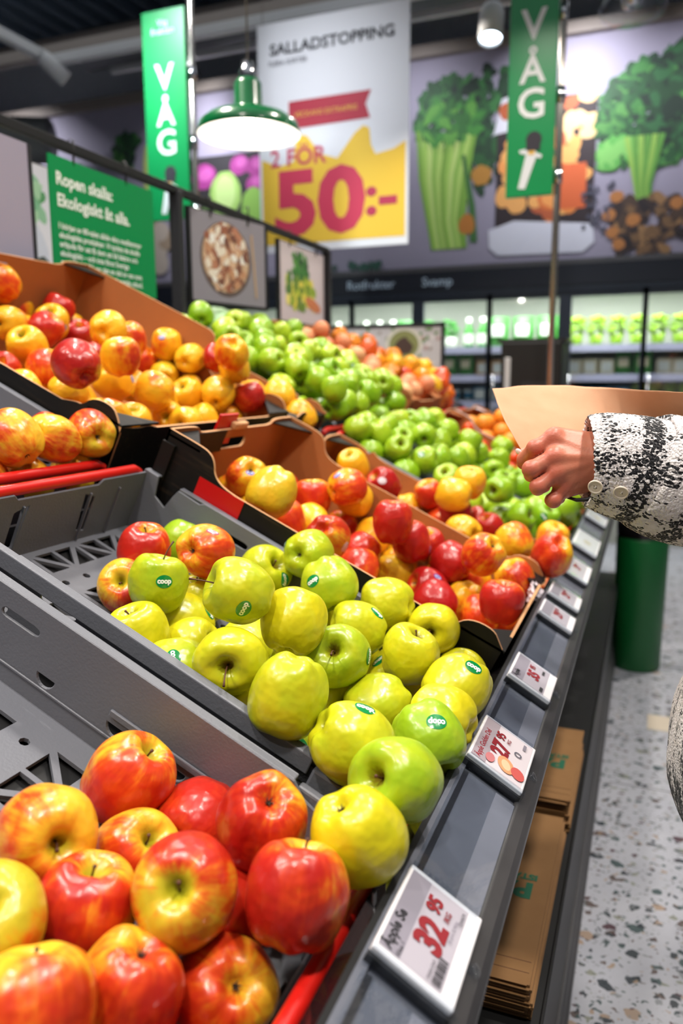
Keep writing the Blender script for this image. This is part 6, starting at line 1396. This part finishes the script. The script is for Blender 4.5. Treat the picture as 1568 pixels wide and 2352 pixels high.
def cloth_tube(name, pts, radii, nu, nv, parent, u0=0, vr=.055, *,  amp=.0022, thick=.004, up=(0, 0, 1), fold=0, open_end=True):
    pts = [Vector(p) for p in pts]
    # resample with catmull
    def samp(arr, t):
        n = len(arr)-1; i = min(int(t*n), n-1); f = t*n-i; p0, p1, p2, p3 = arr[max(i-1, 0)], arr[i], arr[i+1], arr[min(i+2, n)]
        return (p1*2+(p2-p0)*f+(p0*2-p1*5+p2*4-p3)*f*f+(p1*3-p0-p2*3+p3)*f**3)*.5
    ra = [Vector((a, b, 0)) for a, b in radii]
    vs = []; uvs = []; length = 0; prev = samp(pts, 0)
    for i in range(nu+1):
        t = i/nu; c = samp(pts, t); r = samp(ra, t); length += (c-prev).length; prev = c
        d = (samp(pts, min(1, t+.01))-samp(pts, max(0, t-.01))).normalized(); e = d.cross(Vector(up)).normalized(); g = e.cross(d)
        for k in range(nv+1):
            a = 2*math.pi*k/nv; p = c+e*math.cos(a)*r.x+g*math.sin(a)*r.y; nrm = (e*math.cos(a)+g*math.sin(a))
            n1 = noise.noise(p*330)*amp+noise.noise(p*700)*amp*.8+noise.noise(p*14)*fold
            if k == nv: p = vs[-nv]; 
            else: p = p+nrm*n1
            vs.append(p); uvs.append((length+u0, a*vr))
    fs = []; fu = []
    for i in range(nu):
        for k in range(nv):
            a = i*(nv+1)+k; fs.append((a, a+1, a+nv+2, a+nv+1))
    m = bpy.data.meshes.new(name); m.from_pydata([tuple(v) for v in vs], [], fs)
    ul = m.uv_layers.new(name='UVMap')
    for p in m.polygons:
        p.use_smooth = True
        for li in p.loop_indices: ul.data[li].uv = uvs[m.loops[li].vertex_index]
    m.materials.append(MT['wool']); o = link(name, m, parent)
    s = o.modifiers.new('solid', 'SOLIDIFY'); s.thickness = thick; s.offset = -1; return o
# sleeve: cuff piece and the wider sleeve behind it
cuff = cloth_tube('coat_cuff', [(-.0665, .993, 1.2035), (-.055, .996, 1.2030), (-.042, 1.0, 1.2008), (-.020, 1.007, 1.1955), (.004, 1.0155, 1.189), (.03, 1.03, 1.182)],
    [(.044, .0500), (.048, .053), (.050, .0555), (.053, .0585), (.055, .0610), (.056, .0625)], 120, 260, person, amp=.0006, thick=.006, up=(0, .15, 1))
cuff['label'] = 'turned wool cuff with two pale buttons'
slv = cloth_tube('coat_sleeve', [(.0005, 1.012, 1.191), (.012, 1.018, 1.187), (.05, 1.042, 1.176), (.13, 1.07, 1.175), (.24, 1.05, 1.24), (.33, 1.0, 1.36)],
    [(.058, .0635), (.062, .067), (.066, .072), (.07, .076), (.078, .082), (.085, .09)], 170, 220, person, u0=.022, amp=.0007, thick=.006, up=(0, .15, 1), fold=.004)
cr_m = MatB('horn_button'); cr_m.set(Base_Color=lin('#d9ccbb'), Roughness=.2, Coat_Weight=.4)
MT['button'] = cr_m.m
def button(loc, nrm, r):
    q = Vector(nrm).normalized().to_track_quat('Z', 'Y').to_matrix().to_4x4()
    hs = [circ(x, y, .0008, 8) for x, y in ((.0013, .0013), (-.0013, .0013), (.0013, -.0013), (-.0013, -.0013))]
    m = MB(); m.plate(circ(0, 0, r*.78, 28), hs, .0018, q); m.lathe([(r*.74, -.0012), (r*.92, -.0012), (r, 0), (r*.95, .0016), (r*.84, .002), (r*.76, .0012), (r*.74, .0004)], 36, q)
    o = m.build('button', 'button', cuff, loc=loc); 
    MB().tube([q.to_3x3() @ Vector((-.0013, -.0013, .001)), q.to_3x3() @ Vector((0, 0, .0016)), q.to_3x3() @ Vector((.0013, .0013, .001))], .0004, 6).build('thread', 'white', o)
button((-.0545, .9470, 1.1786), (-.1, -.93, -.33), .0088)
button((-.0262, .9485, 1.1733), (-.07, -.88, -.46), .0088)
# coat body, standing beside the stand
body = cloth_tube('coat_body', [(.30, 1.02, .80), (.272, 1.02, .845), (.272, 1.02, .95), (.278, 1.02, 1.15), (.288, 1.01, 1.30), (.295, 1.0, 1.40), (.295, .995, 1.45), (.295, .995, 1.475)],
    [(.17, .17), (.222, .228), (.205, .215), (.188, .205), (.175, .205), (.135, .175), (.075, .085), (.066, .07)], 190, 240, person, vr=.22, amp=.001, thick=.006, up=(0, 1, 0), fold=.008)
slr = cloth_tube('coat_sleeve', [(.29, 1.14, 1.38), (.32, 1.25, 1.30), (.36, 1.29, 1.12), (.31, 1.27, .99), (.22, 1.20, .95)], [(.075, .075), (.075, .08), (.065, .07), (.06, .062), (.055, .055)], 60, 90, person, vr=.06, amp=.001, thick=.005, fold=.006)
def body_sdf(P):
    def ell(c, r): q = (P-np.array(c))/np.array(r); return (np.linalg.norm(q, axis=-1)-1)*min(r)
    d = ell((.30, .995, 1.645), (.093, .074, .105)); d = smin(d, ell((.255, .995, 1.585), (.056, .052, .060)), .03)
    d = smin(d, rcone(P, (.205, .995, 1.640), (.188, .995, 1.612), .007, .012), .010)
    for s_ in (-1, 1):
        d = smin(d, ell((.312, .995+s_*.075, 1.625), (.018, .010, .030)), .008)
        d = np.maximum(d, -(np.linalg.norm(P-np.array((.203, .995+s_*.031, 1.643)), axis=-1)-.014)); d = smin(d, np.linalg.norm(P-np.array((.217, .995+s_*.031, 1.642)), axis=-1)-.0125, .003)
    d = smin(d, rcone(P, (.207, .977, 1.585), (.207, 1.013, 1.585), .007, .007), .006)
    d = smin(d, rcone(P, (.31, .995, 1.58), (.30, .995, 1.44), .052, .058), .03)
    d = smin(d, rcone(P, (.295, .93, 1.36), (.295, 1.09, 1.36), .08, .08), .04); d = smin(d, rcone(P, (.29, 1.01, 1.33), (.29, 1.02, .92), .12, .12), .05)
    for s_ in (-1, 1): d = smin(d, rcone(P, (.29, 1.02+s_*.08, .90), (.285, 1.02+s_*.10, .48), .085, .058), .04); d = smin(d, rcone(P, (.285, 1.02+s_*.10, .48), (.31, 1.02+s_*.11, .09), .056, .040), .02)
    a = np.array((.29, .90, 1.36)); b = np.array((.15, 1.06, 1.165)); return smin(d, rcone(P, a, b, .055, .038), .03)
bv, bf = surface_nets(body_sdf, (.06, .72, .04), (.46, 1.30, 1.78), .0095)
bm = bmesh.new(); bm.from_mesh(me); vs_ = [bm.verts.new(tuple(v)) for v in bv]
for f in bf:
    try: q = bm.faces.new([vs_[int(i)] for i in f]); q.smooth = True
    except ValueError: pass
bmesh.ops.recalc_face_normals(bm, faces=bm.faces); bm.to_mesh(me); bm.free()
MT['hair'] = simple('brown_hair', '#3a2718', .5, nz=.3, nscale=90, bump=.4, bscale=120)
m = MB(); m.ell((0, 0, 0), (.108, .090, .118), 40, 28)
for v in m.bm.verts:
    if v.co.x < -.02 and v.co.z < .045: v.co.x = -.02-.25*(v.co.x+.02)*0; v.co.y *= 1.0
    if v.co.z < -.03 and v.co.x > -.021: v.co.z = -.03+(v.co.z+.03)*1.9
    v.co *= 1+.02*noise.noise(v.co*30)
m.build('hair', 'hair', person, loc=(.312, .995, 1.662))
MT['trousers'] = simple('dark_trousers', '#1c1d24', .85, nz=.1, nscale=80)
m = MB()
for s_ in (-1, 1): m.tube([(.29, 1.02+s_*.075, .93), (.287, 1.02+s_*.09, .7), (.285, 1.02+s_*.10, .48), (.30, 1.02+s_*.11, .25), (.31, 1.02+s_*.11, .09)], [.112, .092, .075, .066, .06], 24)
m.build('trousers', 'trousers', person)
for s_ in (-1, 1):
    m = MB(); m.ell((0, 0, .045), (.135, .05, .05), 24, 14)
    for v in m.bm.verts: v.co.z = max(v.co.z, .002); v.co.z *= 1+.5*max(0, v.co.x/.13)
    m.build('shoe', 'black', person, loc=(.275, 1.02+s_*.11, 0))
MB().tube([(-.090, .992, 1.1585), (-.078, .986, 1.1565), (-.066, .983, 1.158), (-.058, .985, 1.162)], [.0016, .0024, .0026, .0022], 8).build('lining_edge', 'black', person)
# ------------------------------------------------------------------ sheet of kraft paper held by the hand
A = [Vector(p) for p in ((-.2119, 1.1342, 1.2892), (-.1466, 1.1933, 1.2942), (-.0540, 1.175, 1.2892), (.0370, 1.095, 1.2845), (.11, 1.03, 1.2836))]
B = [Vector(p) for p in ((-.1493, 1.030, 1.2080), (-.1034, 1.065, 1.1966), (-.0363, 1.1406, 1.1989), (.0446, 1.2065, 1.2075), (.14, 1.24, 1.2072))]
def cat_(arr, t):
    n = len(arr)-1; i = min(int(t*n), n-1); f = t*n-i; p0, p1, p2, p3 = arr[max(i-1, 0)], arr[i], arr[i+1], arr[min(i+2, n)]
    return (p1*2+(p2-p0)*f+(p0*2-p1*5+p2*4-p3)*f*f+(p1*3-p0-p2*3+p3)*f**3)*.5
vs = []; fs = []; nu, nv = 60, 30
for i in range(nu+1):
    for k in range(nv+1):
        u, v = i/nu, k/nv; p = cat_(A, u).lerp(cat_(B, u), v)
        p += Vector((0, -.020*math.sin(math.pi*v)*(1-u)+.03*math.sin(math.pi*v)*u, .0))
        p.z += .0015*noise.noise(p*30)
        vs.append(tuple(p))
for i in range(nu):
    for k in range(nv): a = i*(nv+1)+k; fs.append((a, a+nv+1, a+nv+2, a+1))
m = bpy.data.meshes.new('paper_bag'); m.from_pydata(vs, [], fs)
for p in m.polygons: p.use_smooth = True
MT['kraftheld'] = mk_kraft('held_kraft_paper', '#b98763', '#c99a78')
m.materials.append(MT['kraftheld']); o = link('paper_bag', m); s = o.modifiers.new('solid', 'SOLIDIFY'); s.thickness = .0006; s.offset = 1
tag(o, 'curved brown kraft paper held in the hand above the apples', 'paper bag')
# the far small green apples beyond the 300 largest become one object
rest = [o for o in list(bpy.data.objects) if o.get('fid') in STUFF]
bpy.context.view_layer.update()
if rest:
    m = bmesh.new()
    for o in rest:
        tm = o.data.copy(); tm.transform(o.matrix_world); m.from_mesh(tm); bpy.data.meshes.remove(tm)
    me = bpy.data.meshes.new('green_apples'); m.to_mesh(me); m.free(); me.materials.append(MT['apG'])
    for p in me.polygons: p.use_smooth = True; p.material_index = 0
    for o in rest:
        for c in list(o.children):
            for g in list(c.children): bpy.data.objects.remove(g)
            bpy.data.objects.remove(c)
        bpy.data.objects.remove(o)
    q = link('green_apples', me); q.color = (.35, 0, 0, 1); tag(q, 'the remaining small green apples glimpsed between those in the green-apple crates', 'apples', kind='stuff')
for o in bpy.data.objects:
    if 'fid' in o: del o['fid']
